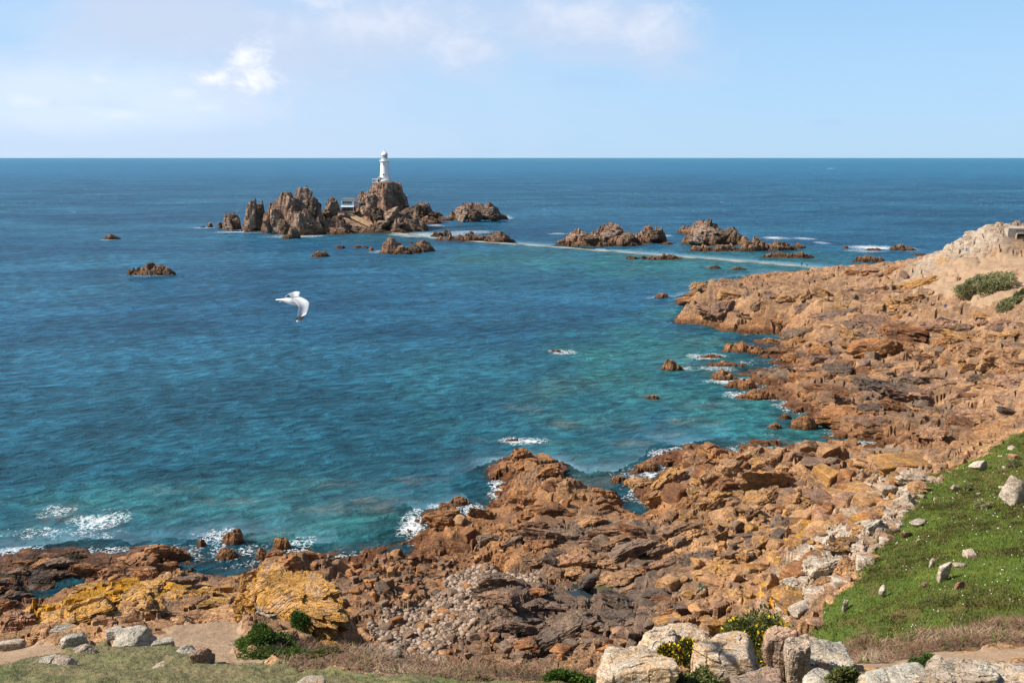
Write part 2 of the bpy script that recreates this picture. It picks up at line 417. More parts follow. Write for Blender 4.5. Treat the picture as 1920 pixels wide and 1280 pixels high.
def land_material():
    m, g = newmat('coast_ground')
    P = g.pos(); z = g.sep(P)[2]
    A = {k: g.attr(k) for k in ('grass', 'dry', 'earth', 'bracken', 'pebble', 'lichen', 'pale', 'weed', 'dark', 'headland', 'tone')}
    tone = [tuple(v) for v in TAN]
    col, h = rock_color(g, P, z, tone, True, (0.36, 0.142, 0.046), 1.0, A['pale'], A['lichen'], A['weed'], None, A['dark'], A['tone'])
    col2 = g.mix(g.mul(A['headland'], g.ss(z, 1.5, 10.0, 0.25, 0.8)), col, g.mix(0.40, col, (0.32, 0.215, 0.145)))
    wn = g.mul(g.math('SUBTRACT', g.noise(P, 0.9, 3.0), 0.5), 1.4)
    wet = g.ss(g.add(z, wn), 1.7, 0.4)
    col = g.mix(wet, col2, g.mix(1.0, col2, (0.44, 0.36, 0.29), 'MULTIPLY'))
    rough = g.ss(wet, 0.0, 1.0, 0.88, 0.45)
    big = g.noise(P, 0.13, 4.0, 0.6, 0.5); mid = g.noise(P, 1.1, 5.0, 0.65); fine = g.noise(P, 9.0, 4.0, 0.7)
    # turf
    gr = g.ramp(g.add(g.mul(big, 0.5), g.mul(mid, 0.5)), [(0.38, (0.150, 0.090, 0.040)), (0.45, (0.100, 0.095, 0.024)), (0.51, (0.055, 0.095, 0.012)), (0.60, (0.120, 0.140, 0.022))])
    gr = g.mix(0.8, gr, g.ramp(fine, [(0.25, 0.45), (0.5, 1.0), (0.75, 1.5)]), 'MULTIPLY')
    dr = g.ramp(g.add(g.mul(big, 0.4), g.mul(mid, 0.6)), [(0.35, (0.20, 0.145, 0.075)), (0.48, (0.19, 0.165, 0.075)), (0.60, (0.135, 0.145, 0.050))])
    dr = g.mix(0.7, dr, g.ramp(fine, [(0.28, 0.5), (0.5, 1.0), (0.75, 1.35)]), 'MULTIPLY')
    ea = g.mix(mid, (0.28, 0.175, 0.10), (0.42, 0.285, 0.18))
    ea = g.mix(0.6, ea, g.ramp(fine, [(0.28, 0.7), (0.5, 1.0), (0.75, 1.2)]), 'MULTIPLY')
    br = g.mix(mid, (0.10, 0.060, 0.035), (0.22, 0.13, 0.075))
    br = g.mix(0.9, br, g.ramp(fine, [(0.28, 0.4), (0.5, 1.0), (0.75, 1.5)]), 'MULTIPLY')
    pv = g.voro(P, 4.0, 'F1', 'Color')
    pb = g.mix(g.sep(pv)[0], (0.16, 0.11, 0.075), (0.36, 0.26, 0.185))
    for k, c in (('pebble', pb), ('earth', ea), ('dry', dr), ('bracken', br), ('grass', gr)):
        f = g.math('SUBTRACT', g.add(A[k], g.mul(g.math('SUBTRACT', mid, 0.5), 0.9)), 0.0)
        f = g.mul(g.ss(f, 0.36, 0.60), g.ss(A[k], 0.02, 0.15))
        col = g.mix(f, col, c)
        if k != 'pebble':
            h = g.mix(f, h, g.add(g.mul(mid, 0.16), g.mul(fine, 0.09)))
    g.out(g.bsdf(col, rough, g.bump(h, 0.85, 1.0), 0.25))
    return m

M_LAND = land_material()

# ------------------------------------------------------------------ the shape of the coast: heights at surveyed points
WATERLINE = [(0, 1041), (20, 1035), (95, 1033), (154, 1025), (150, 1046), (139, 1055), (200, 1048), (222, 1063), (253, 1045), (317, 1040), (327, 1083), (344, 1090),
    (372, 1073), (415, 1080), (450, 1078), (475, 1068), (475, 1051), (530, 1040), (594, 1030), (641, 1050), (650, 1075), (665, 1055), (687, 1040), (730, 1039), (758, 1028), (780, 1012), (770, 1000),
    (772, 975), (798, 960), (838, 955), (899, 967), (913, 957), (945, 946), (955, 935), (932, 928), (938, 913), (945, 905), (922, 893), (925, 880), (981, 864),
    (1042, 864), (1074, 884), (1066, 899), (1106, 897), (1113, 928), (1147, 929), (1190, 944), (1209, 975), (1221, 973), (1213, 953), (1191, 938), (1183, 913),
    (1185, 902), (1202, 885), (1256, 878), (1243, 857), (1279, 842), (1318, 842), (1365, 847), (1412, 849), (1476, 845), (1495, 835), (1566, 844), (1591, 846),
    (1634, 838), (1621, 824), (1560, 805), (1553, 792), (1527, 779), (1470, 758), (1450, 740), (1434, 724), (1414, 716), (1418, 698), (1470, 687), (1468, 677),
    (1436, 668), (1470, 660), (1440, 650), (1420, 640), (1463, 637), (1484, 637), (1496, 626), (1481, 617), (1441, 613), (1405, 609), (1362, 600), (1333, 587), (1294, 588), (1272, 584)]
LANDPTS = [  # px, py, height
    # left shore shelf and the pool behind it
    (60, 1060, 1.0), (20, 1090, 1.0), (100, 1100, 1.1), (40, 1130, 1.4), (-80, 1110, 1.5), (-200, 1120, 2), (110, 1055, 1.2), (150, 1085, 0.7), (90, 1125, -0.1), (120, 1108, -0.15),
    (180, 1062, 1.5), (200, 1075, 1.5), (270, 1058, 3.2), (310, 1058, 3.0), (300, 1078, 2.2), (240, 1080, 2.0), (390, 1083, 2.4), (430, 1088, 2.0), (200, 1090, 2.2),
    (520, 1060, 3.2), (560, 1052, 3.8), (600, 1042, 3.4), (625, 1065, 2.6), (500, 1072, 2.4),
    # lichen ledge, left
    (-120, 1215, 17.5), (-20, 1200, 17.0), (20, 1185, 16.8), (60, 1165, 16.6), (130, 1130, 16.0), (200, 1108, 15.4), (280, 1094, 14.6), (350, 1092, 13.8), (420, 1090, 13.2),
    (100, 1180, 18.4), (180, 1150, 17.8), (260, 1125, 16.9), (340, 1115, 15.8), (420, 1115, 15.4), (40, 1210, 19.0), (150, 1195, 19.6), (240, 1180, 19.6), (330, 1165, 18.8), (420, 1150, 17.6),
    (-40, 1260, 24.6), (60, 1240, 22.6), (200, 1225, 21.8), (320, 1205, 21.2), (400, 1190, 20.2), (460, 1170, 18.9),
    (60, 1278, 25.6), (300, 1278, 25.6), (600, 1278, 25.8), (900, 1278, 26.0), (1100, 1278, 26.0), (200, 1250, 23.9), (400, 1245, 23.8), (600, 1250, 24.4), (800, 1255, 24.9), (1000, 1262, 25.4),
    (420, 1215, 21.9), (520, 1205, 21.4), (600, 1215, 22.3), (700, 1225, 23.2), (760, 1232, 23.6), (850, 1246, 24.4), (950, 1252, 24.9), (1080, 1262, 25.4),
    (480, 1135, 16.8), (540, 1150, 17.6), (620, 1165, 18.2), (460, 1092, 13.6), (540, 1090, 13.6), (600, 1098, 13.6), (640, 1150, 15.5),
    # cove: boulders, pebbles, tilted brown slabs
    (665, 1080, 1.6), (700, 1065, 1.5), (740, 1055, 1.6), (700, 1110, 2.2), (760, 1095, 2.2), (800, 1070, 1.6), (800, 1040, 1.2), (850, 1050, 1.0), (800, 1110, 2.0), (740, 1140, 2.2),
    (700, 1160, 2.6), (760, 1180, 2.7), (820, 1160, 2.4), (860, 1110, 2.0), (900, 1080, 1.8), (980, 1080, 2.0), (800, 1200, 3.0), (880, 1190, 3.2), (740, 1225, 3.6), (930, 1220, 4.0),
    (945, 1095, 4.0), (920, 1125, 4.8), (960, 1140, 4.8), (985, 1160, 3.6), (1000, 1180, 2.6), (1010, 1120, 3.0), (1030, 1095, 2.6), (1080, 1115, 2.3), (1090, 1125, 2.3), (1040, 1150, 3.0),
    (1000, 1210, 4.0), (1080, 1190, 4.2), (1120, 1150, 4.2), (1160, 1190, 4.8), (1150, 1222, 5.4), (1210, 1160, 5.4), (1260, 1130, 5.4), (1230, 1080, 4.6), (1180, 1100, 3.6), (1130, 1080, 3.2),
    (850, 985, 1.9), (820, 1000, 1.6), (900, 990, 1.6), (880, 1020, 1.2), (870, 1035, 0.9), (930, 1010, 2.2), (960, 970, 2.0), (980, 880, 3.2), (1010, 890, 3.4), (960, 890, 2.2), (1040, 880, 2.6),
    (960, 915, 1.9), (1000, 925, 1.2), (1050, 918, 3.2), (1085, 915, 2.6), (1010, 945, 2.2), (1080, 950, 2.4), (1140, 950, 1.6), (1000, 1000, 2.6), (1050, 1010, 2.8), (1100, 1000, 2.6), (1050, 1050, 3.0),
    (970, 1050, 2.6), (1150, 990, 3.0), (1120, 1040, 3.4), (1180, 1030, 4.2), (1200, 1000, 3.4), (1250, 1020, 4.6), (1300, 1060, 5.2), (1260, 1050, 4.6), (1300, 1090, 5.0), (1330, 1085, 4.8),
    (1250, 960, 2.6), (1220, 925, 1.8), (1280, 900, 3.0), (1300, 870, 2.4), (1340, 880, 2.6), (1290, 940, 3.6), (1340, 930, 4.2), (1300, 985, 4.2), (1360, 990, 5.0), (1400, 960, 5.0),
    (1400, 890, 3.2), (1450, 870, 2.8), (1400, 920, 4.2), (1460, 910, 4.6), (1500, 880, 4.2), (1540, 870, 4.4), (1580, 865, 3.6), (1620, 850, 2.6), (1530, 850, 3.8), (1500, 950, 5.6), (1560, 920, 6.4),
    (1600, 890, 6.6), (1640, 870, 6.4), (1700, 860, 6.4), (1740, 880, 6.6), (1740, 855, 4.6), (1660, 845, 3.0), (1700, 845, 3.4), (1650, 900, 8.0), (1600, 950, 8.2), (1450, 1000, 6.2), (1420, 1040, 6.0),
    (1380, 1075, 6.0), (1350, 1120, 6.6), (1300, 1140, 6.4), (1450, 1080, 8.0), (1400, 1110, 7.6), (1510, 1050, 9.6), (1560, 1000, 9.4), (1480, 1110, 10.8), (1540, 1070, 11.6), (1600, 1030, 12.2),
    (1650, 970, 11.0), (1700, 915, 9.6), (1450, 1140, 11.0), (1400, 1145, 8.8),
    # turf slope, right
    (1560, 1130, 15.0), (1530, 1170, 17.6), (1600, 1100, 15.2), (1620, 1150, 18.4), (1680, 1060, 15.6), (1700, 1120, 18.6), (1750, 1000, 14.6), (1750, 1060, 17.2), (1800, 940, 12.8), (1800, 1000, 15.8),
    (1850, 880, 11.2), (1870, 940, 14.4), (1900, 1000, 17.2), (1900, 830, 10.6), (1930, 880, 12.6), (2000, 1000, 18.2), (2000, 860, 13.5), (2000, 800, 11.5), (2100, 780, 13.0), (2150, 900, 17.0), (1850, 1060, 18.8), (1920, 1100, 20.4),
    (1800, 1120, 20.2), (1600, 1200, 20.9), (1700, 1190, 21.6), (1800, 1170, 21.9), (1920, 1160, 22.6), (2050, 1120, 22.6), (1620, 1225, 22.4), (1750, 1215, 23.0), (1900, 1200, 23.8), (2050, 1190, 24.4),
    (1620, 1250, 23.9), (1780, 1245, 24.6), (1920, 1235, 25.2), (1700, 1272, 25.6), (1900, 1272, 26.2), (1300, 1278, 26.2), (1450, 1278, 26.0), (1550, 1272, 25.4), (1200, 1272, 26.0), (1230, 1258, 25.4), (1290, 1246, 24.7), (1350, 1240, 24.3), (1410, 1238, 24.1), (1460, 1245, 24.2), (1500, 1255, 24.4),
    # headland
    (1660, 810, 1.6), (1700, 820, 2.0), (1760, 830, 2.2), (1800, 835, 2.4), (1900, 795, 4.0), (1840, 790, 3.0), (1600, 800, 1.3), (1650, 770, 2.2), (1720, 770, 3.0), (1800, 760, 4.2), (1880, 750, 5.4), (1560, 770, 1.8),
    (1530, 730, 2.2), (1600, 740, 2.4), (1700, 720, 4.0), (1780, 700, 5.2), (1880, 700, 7.2), (1500, 710, 1.4), (1560, 690, 2.6), (1640, 690, 3.6), (1500, 650, 1.2), (1540, 650, 2.6), (1600, 650, 4.2), (1700, 660, 5.4),
    (1780, 640, 7.2), (1870, 640, 9.6), (1530, 610, 4.6), (1580, 590, 6.0), (1640, 600, 6.2), (1700, 600, 7.4), (1780, 590, 9.6), (1870, 580, 12.4), (1940, 600, 13.0), (1940, 700, 8.6), (1940, 760, 6.4),
    (1300, 555, 6.4), (1330, 525, 8.2), (1370, 535, 7.8), (1420, 555, 6.8), (1470, 560, 6.2), (1520, 575, 5.8), (1440, 595, 3.4), (1490, 600, 3.8), (1380, 585, 3.6), (1320, 570, 4.2),
    (1400, 538, 7.2), (1460, 548, 5.2), (1500, 545, 4.6), (1540, 545, 6.0), (1600, 545, 7.6), (1560, 525, 5.2), (1640, 520, 8.2), (1680, 510, 9.6), (1700, 540, 9.8), (1740, 520, 12.2), (1640, 550, 8.4), (1780, 540, 12.6),
    (1720, 496, 12.2), (1750, 480, 14.8), (1780, 470, 16.4), (1810, 470, 17.2), (1850, 485, 16.6), (1900, 490, 16.6), (1850, 510, 15.2), (1850, 545, 13.8), (1920, 545, 14.6), (1800, 495, 15.4),
    (1800, 446, 20.4), (1830, 433, 22.4), (1860, 430, 23.2), (1878, 428, 22.4), (1880, 478, 17.6), (1910, 480, 17.4), (1960, 478, 17.6), (1990, 480, 18.0), (2000, 540, 17.0), (2060, 640, 14.0), (2100, 430, 23.0), (2150, 540, 20.0), (2150, 700, 15.0), (2300, 700, 22.0), (2300, 860, 21.0),
]
SEAPTS = [(0, 1000, -2.2), (120, 985, -2.0), (240, 1000, -1.6), (300, 1010, -1.4), (-150, 1040, -2), (-200, 980, -4), (400, 1000, -1.5), (420, 1050, -1.0), (380, 1055, -0.9), (500, 1000, -2.0), (600, 1000, -2.2), (660, 1035, -0.9), (700, 1010, -1.2), (740, 980, -1.8),
    (200, 900, -6.0), (0, 900, -7.0), (500, 920, -3.0), (700, 930, -2.2), (820, 930, -2.0), (880, 900, -2.6), (700, 850, -4.5), (900, 830, -4.0), (1000, 840, -2.8), (1090, 860, -2.2), (1130, 905, -1.6), (1160, 920, -1.2),
    (1150, 860, -2.4), (1200, 840, -2.4), (1215, 962, -0.5), (1200, 945, -0.7), (1230, 895, -0.7), (1150, 780, -3.6), (1300, 810, -2.4), (1400, 820, -1.7), (1500, 810, -1.3), (1580, 825, -0.8), (1620, 832, -0.5), (1400, 770, -2.2),
    (1480, 790, -1.2), (1430, 745, -1.2), (1350, 730, -2.2), (1390, 690, -1.0), (1440, 680, -0.6), (1430, 658, -0.6), (1380, 675, -1.0), (1300, 680, -2.4), (1350, 630, -2.4), (1440, 630, -0.9), (1470, 625, -0.6), (1300, 610, -2.8), (1240, 590, -4.0),
    (1200, 660, -4.0), (1000, 700, -6.0), (700, 700, -9.0), (300, 800, -9.0), (1100, 560, -6.0), (900, 560, -9), (1230, 550, -4.5), (1240, 570, -4), (1256, 560, -3.5), (1262, 575, -3), (1268, 545, -3.5), (1250, 592, -3.5), (1285, 525, -4), (1300, 600, -2.5)]
# hidden ground, in metres: the fall behind the brow, the back of the headland and the ground underfoot
HIDDEN = [(-2.2, 36, 13), (2.5, 36, 13.5), (7.0, 36, 14.5), (-5.2, 38, 13.0), (-5.6, 46, 8.6), (-2.5, 44, 8.0), (3, 44, 8.4), (8, 44, 9.4), (12, 42, 12), (11.5, 36, 16.5), (14, 37, 17.8), (-3, 52, 5.2), (3, 53, 5.4), (9, 53, 6.8), (14, 50, 10.0), (17, 46, 14),
    (-8.6, 52, 8.0), (-9.6, 60, 4.4), (-13, 62, 5.5), (-18, 64, 6), (-24, 62, 7.5), (-32, 56, 6.0), (-36, 50, 7.0), (-40, 48, 9), (-12, 68, 2.6), (-20, 70, 2.6),
    (0, 0, 39.3), (-12, 2, 38.5), (12, 2, 39.0), (-25, 0, 36), (25, 0, 38.5), (0, 9, 33.9), (-8, 10, 32.4), (9, 10, 33.4), (-18, 12, 30.0), (18, 12, 32.6), (0, 17, 29.4), (-9, 17, 29.0), (9, 17, 29.6), (19, 18, 29.8), (30, 20, 31), (-18, 20, 26.5), (-30, 26, 22.5), (40, 30, 31), (-45, 30, 18),
    (45, 268, 1.0), (52, 280, -1.5), (60, 276, 2.0), (75, 284, 3.2), (90, 300, 3.0), (86, 312, 1.0), (112, 322, 1.8), (112, 300, 5.5), (130, 330, 1.0), (140, 300, 6), (150, 320, 0.5), (160, 290, 10), (175, 300, 5), (190, 270, 16), (160, 345, -3), (100, 335, -1.5), (215, 320, 2), (260, 300, 8), (120, 318, 2.4), (104, 316, 2.0), (132, 246, 22.6), (142, 250, 22.8), (155, 250, 23)]

def _ctl():
    p = []
    for a, b in WATERLINE: q = at_z(a, b, 0.0); p.append((q[0], q[1], 0.12))
    for a, b, c in LANDPTS: q = at_z(a, b, c); p.append((q[0], q[1], c))
    for a, b, c in SEAPTS: q = at_z(a, b, 0.0); p.append((q[0], q[1], c))
    p += HIDDEN
    p += [(-150, 300, -12), (-200, 150, -12), (-80, 400, -12), (50, 420, -9), (150, 420, -9), (300, 420, -8), (0, 320, -9), (-120, 100, -6), (-70, 75, -3), (-40, 200, -9)]
    return np.array(p, np.float64)
CTL = _ctl()
_R0 = 1.2
def _solve():
    P = CTL; d = np.sqrt(((P[:, None, :2] - P[None, :, :2]) ** 2).sum(-1) + _R0 ** 2)
    n = len(P); A = np.zeros((n + 1, n + 1)); A[:n, :n] = d - np.eye(n) * 0.25; A[:n, n] = 1; A[n, :n] = 1
    b = np.zeros(n + 1); b[:n] = P[:, 2]
    return np.linalg.solve(A, b)
RBF = _solve().astype(np.float32)

def base_h(x, y):
    x = np.asarray(x, np.float32); y = np.asarray(y, np.float32); sh = x.shape; x = x.ravel(); y = y.ravel()
    out = np.empty_like(x); c = CTL.astype(np.float32); st = 20000
    for i in range(0, len(x), st):
        d = np.sqrt((x[i:i + st, None] - c[None, :, 0]) ** 2 + (y[i:i + st, None] - c[None, :, 1]) ** 2 + np.float32(_R0 ** 2))
        out[i:i + st] = d @ RBF[:-1] + RBF[-1]
    return out.reshape(sh)

def hit(px, py, fn=None):
    """Where the line of sight through a photo pixel meets the ground."""
    d = ray(px, py); d = d / d[1]
    t = np.geomspace(6, 420, 900); x = d[0] * t; y = t; z = EYE + d[2] * t
    h = np.maximum((fn or base_h)(x, y), 0.0)
    k = np.nonzero(z <= h)[0]
    k = k[0] if len(k) else len(t) - 1
    a = t[max(k - 1, 0)]; b = t[k]
    tt = np.linspace(a, b, 12); hh = np.maximum((fn or base_h)(d[0] * tt, tt), 0.0); zz = EYE + d[2] * tt
    k2 = np.nonzero(zz <= hh)[0]; k2 = k2[0] if len(k2) else 11
    return np.array([d[0] * tt[k2], tt[k2]])

def poly_w(pts): return np.array([hit(*p) for p in pts])

def poly_sd(poly, x, y):
    """Signed distance to a polygon in plan, positive inside."""
    n = len(poly); best = np.full(x.shape, 1e9, np.float32); ins = np.zeros(x.shape, bool)
    for i in range(n):
        x0, y0 = poly[i]; x1, y1 = poly[(i + 1) % n]
        ex, ey = x1 - x0, y1 - y0; L = ex * ex + ey * ey + 1e-9
        t = np.clip(((x - x0) * ex + (y - y0) * ey) / L, 0, 1)
        best = np.minimum(best, np.hypot(x - x0 - t * ex, y - y0 - t * ey))
        if abs(ey) > 1e-9:
            c = ((y0 > y) != (y1 > y)) & (x < (x1 - x0) * (y - y0) / ey + x0); ins ^= c
    return np.where(ins, best, -best)

ZONES = {
    'grass': [[(2140, 780), (1920, 806), (1868, 838), (1806, 868), (1764, 892), (1738, 918), (1716, 950), (1682, 990), (1652, 1024), (1618, 1066), (1590, 1098), (1556, 1116), (1540, 1124), (1556, 1136), (1534, 1160), (1512, 1192), (1560, 1206), (1640, 1212), (1750, 1196), (1850, 1178), (1960, 1160), (2140, 1130)]],
    'dry': [[(-200, 1290), (-60, 1262), (60, 1232), (140, 1218), (230, 1212), (330, 1215), (400, 1240), (470, 1247), (560, 1245), (700, 1258), (820, 1268), (1000, 1274), (1140, 1280), (1140, 1400), (-200, 1400)],
            [(1400, 1268), (1590, 1262), (1700, 1250), (1800, 1252), (2100, 1225), (2100, 1420), (1140, 1420), (1140, 1282), (1250, 1285)]],
    'earth': [[(262, 1205), (300, 1180), (355, 1166), (420, 1166), (452, 1180), (440, 1200), (455, 1218), (500, 1236), (450, 1250), (390, 1238), (330, 1215)],
              [(1585, 1240), (1660, 1236), (1740, 1222), (1820, 1226), (1960, 1210), (1960, 1228), (1830, 1246), (1720, 1252), (1590, 1256)],
              [(-60, 1222), (60, 1205), (140, 1215), (120, 1236), (0, 1262), (-60, 1270)],
              [(1742, 505), (1790, 482), (1830, 474), (1872, 478), (1960, 474), (1960, 590), (1880, 572), (1820, 572), (1770, 560), (1730, 540), (1700, 560), (1690, 535)]],
    'bracken': [[(470, 1226), (540, 1216), (640, 1214), (700, 1222), (760, 1234), (840, 1246), (960, 1254), (1090, 1262), (1100, 1272), (900, 1272), (760, 1262), (620, 1248), (520, 1244)],
                [(1490, 1212), (1560, 1208), (1640, 1210), (1750, 1194), (1850, 1176), (1980, 1156), (1980, 1206), (1880, 1214), (1780, 1224), (1680, 1238), (1590, 1246), (1490, 1262)]],
    'pebble': [[(690, 1172), (735, 1148), (790, 1125), (830, 1098), (860, 1066), (915, 1058), (1015, 1072), (1022, 1098), (930, 1096), (890, 1112), (880, 1140), (900, 1188), (830, 1216), (745, 1234), (700, 1212)],
               [(1590, 850), (1640, 838), (1690, 838), (1700, 848), (1650, 856), (1600, 860)]],
    'lichen': [[(50, 1170), (130, 1114), (200, 1092), (280, 1086), (330, 1092), (310, 1130), (250, 1150), (170, 1180), (110, 1190)], [(440, 1088), (600, 1088), (650, 1150), (560, 1150), (450, 1130)],
               [(1520, 925), (1600, 905), (1600, 935), (1540, 950)], [(1480, 1000), (1560, 960), (1570, 985), (1500, 1030)], [(1400, 1110), (1480, 1080), (1520, 1090), (1440, 1140)], [(300, 1100), (420, 1092), (425, 1118), (320, 1125)],
               [(1745, 484), (1775, 474), (1785, 480), (1760, 496)]],
    'pale': [[(1500, 1140), (1530, 1100), (1570, 1065), (1610, 1040), (1650, 995), (1690, 955), (1730, 900), (1700, 872), (1640, 905), (1590, 965), (1520, 1020), (1450, 1080), (1420, 1135)],
             [(1690, 530), (1740, 480), (1800, 440), (1900, 430), (1890, 470), (1780, 490), (1720, 540)]],
    'weed': [[(-60, 1100), (0, 1050), (60, 1040), (150, 1026), (155, 1055), (120, 1085), (60, 1125), (0, 1150), (-60, 1160)]],
    'dark': [[(880, 1150), (930, 1085), (1000, 1060), (1060, 1090), (1120, 1040), (1180, 1040), (1260, 1060), (1300, 1110), (1240, 1150), (1220, 1200), (1100, 1230), (960, 1235), (900, 1200)], [(1000, 980), (1110, 960), (1200, 985), (1230, 1000), (1130, 1020), (1040, 1020)],
             [(1530, 720), (1620, 710), (1800, 780), (1780, 815), (1700, 800)], [(640, 1080), (700, 1100), (760, 1110), (740, 1150), (680, 1160)], [(1560, 640), (1620, 600), (1700, 610), (1640, 650)]],
}
ZP = {k: [poly_w(p) for p in v] for k, v in ZONES.items()}
SOFT = {'grass': 0.8, 'dry': 0.5, 'earth': 0.5, 'bracken': 0.35, 'pebble': 0.6, 'lichen': 0.8, 'pale': 1.5, 'weed': 1.5, 'dark': 2.0}

def zone(k, x, y):
    out = np.zeros(x.shape, np.float32)
    for p in ZP[k]:
        lo = p.min(0) - 6; hi = p.max(0) + 6
        m = (x > lo[0]) & (x < hi[0]) & (y > lo[1]) & (y < hi[1])
        if m.any():
            xx = x[m]; yy = y[m]
            r = np.clip(np.hypot(xx, yy) / 60, 0.6, 3.0)
            jx = fbm(xx / 2.2, yy / 2.2, 71, 4, .6) * 3.4 * r; jy = fbm(xx / 2.2, yy / 2.2, 87, 4, .6) * 3.4 * r
            sd = poly_sd(p, xx + jx, yy + jy)
            out[m] = np.maximum(out[m], np.clip(0.5 + sd / (2 * SOFT[k] * r), 0, 1))
    return out

def land_h(x, y, full=False):
    x = np.asarray(x, np.float32); y = np.asarray(y, np.float32)
    """Ground height with blocks, joints and rubble. Returns height (and the zone masks)."""
    b = base_h(x, y)
    Z = {k: zone(k, x, y) for k in ZONES}
    fm_ = (y > 100) & (Z['earth'] > 0)
    if fm_.any(): Z['earth'][fm_] *= np.clip(0.75 + 2.6 * fbm(x[fm_] / 9, y[fm_] / 9, 93, 4, 0.6), 0, 1)
    r = np.hypot(x, y)
    soft = np.clip(np.maximum.reduce([Z['grass'], Z['dry'], Z['earth'] * (1 - 0.45 * sstep(r, 100, 130)), Z['bracken'], Z['pebble']]), 0, 1)
    wx = x + 2.4 * fbm(x / 7, y / 7, 11, 3); wy = y + 2.4 * fbm(x / 7 + 40, y / 7, 13, 3)
    farm = sstep(r, 115, 160)
    n_ = len(x); h1, e1, h2, e2, t2, h3, e3, t3, h4 = (np.zeros(n_, np.float32) for _ in range(9))
    for far_, m in ((0, r <= 121), (1, r > 121)):
        if not m.any(): continue
        X_, Y_ = wx[m], wy[m]
        if far_:      # long ribs running out along the headland
            h1[m], e1[m] = blocks(X_, Y_, 8.0, 101, 2.85, 2.8, 0.34, (0.0, 0.12), hk=0.7)
            h2[m], e2[m], t2[m] = blocks(X_, Y_, 3.3, 211, 2.75, 2.4, 0.50, (0.05, 0.20), ids=True, hk=0.62)
            h3[m], e3[m], t3[m] = blocks(X_, Y_, 1.5, 307, 2.95, 2.0, 0.50, (0.05, 0.15), ids=True, hk=0.62)
        else:         # ledges stepping down to the cove
            h1[m], e1[m] = blocks(X_, Y_, 7.0, 101, 0.42, 2.6, 0.28, (0.05, 0.22), hk=0.8)
            h2[m], e2[m], t2[m] = blocks(X_, Y_, 2.7, 211, 0.55, 2.5, 0.40, (0.08, 0.34), ids=True, hk=0.68)
            h3[m], e3[m], t3[m] = blocks(X_ + 0.3 * fbm(X_, Y_, 5, 2), Y_, 1.15, 307, 0.35, 2.0, 0.40, (0.05, 0.25), ids=True, hk=0.68)
            h4[m], _e = blocks(X_, Y_ + 0.2 * fbm(X_ * 2, Y_ * 2, 6, 2), 0.55, 401, 0.7, 1.6, 0.45, (0.0, 0.15))
    k3 = 0.55 + 0.45 * sstep(r, 230, 110); k4 = sstep(r, 125, 60)
    d = 1.5 * h1 + 1.35 * h2 + 0.62 * h3 * k3 + 0.20 * h4 * k4
    d -= 0.55 * np.exp(-(e1 / 0.045) ** 2) + 0.55 * np.exp(-(e2 / 0.06) ** 2) * (t2 > 0.3) * (0.4 + 0.6 * k3) + 0.28 * np.exp(-(e3 / 0.09) ** 2) * (t3 > 0.35) * k4
    Z['tone'] = (0.55 * t2 + 0.45 * t3).astype(np.float32)
    d += 0.35 * fbm(x / 2.2, y / 2.2, 19, 5, 0.6)
    amp = 0.72 + 0.7 * (fbm(x / 15, y / 15, 23, 2) + 0.12)
    amp = np.clip(amp, 0.35, 1.15) * (1 + 0.22 * farm)
    amp = amp * (1 - 0.25 * Z['dark']) * (1 - 0.5 * Z['weed'])
    amp = amp * (0.30 + 0.70 * sstep(r, 28, 46))
    amp = np.where(b < -0.6, amp * 0.7, amp)
    hard = 1 - soft
    turf = 0.9 * fbm(x / 4.5, y / 4.5, 31, 3) + 0.30 * fbm(x / 0.9, y / 0.9, 33, 3) + 0.10 * fbm(x / 0.2, y / 0.2, 35, 2) * sstep(r, 90, 30)
    turf = turf * np.where(Z['earth'] > 0.5, 0.4, 1.0)
    smooth_near = sstep(r, 20, 12)
    h = b + d * amp * hard * (1 - smooth_near)
    dip = 0.16 * x - 0.10 * y + 1.2 * fbm(x / 5, y / 5, 29, 2)
    step = np.where(r > 121, 1.2, 0.75).astype(np.float32)
    ht = terrace(h + dip, step, 2.6, 0.75 - 0.2 * farm) - dip
    ht = terrace(ht + 0.6 * dip, step * 0.37, 2.6, 0.75 * k4) - 0.6 * dip
    h = h * (1 - hard) + ht * hard + turf * soft
    return (h, Z) if full else h

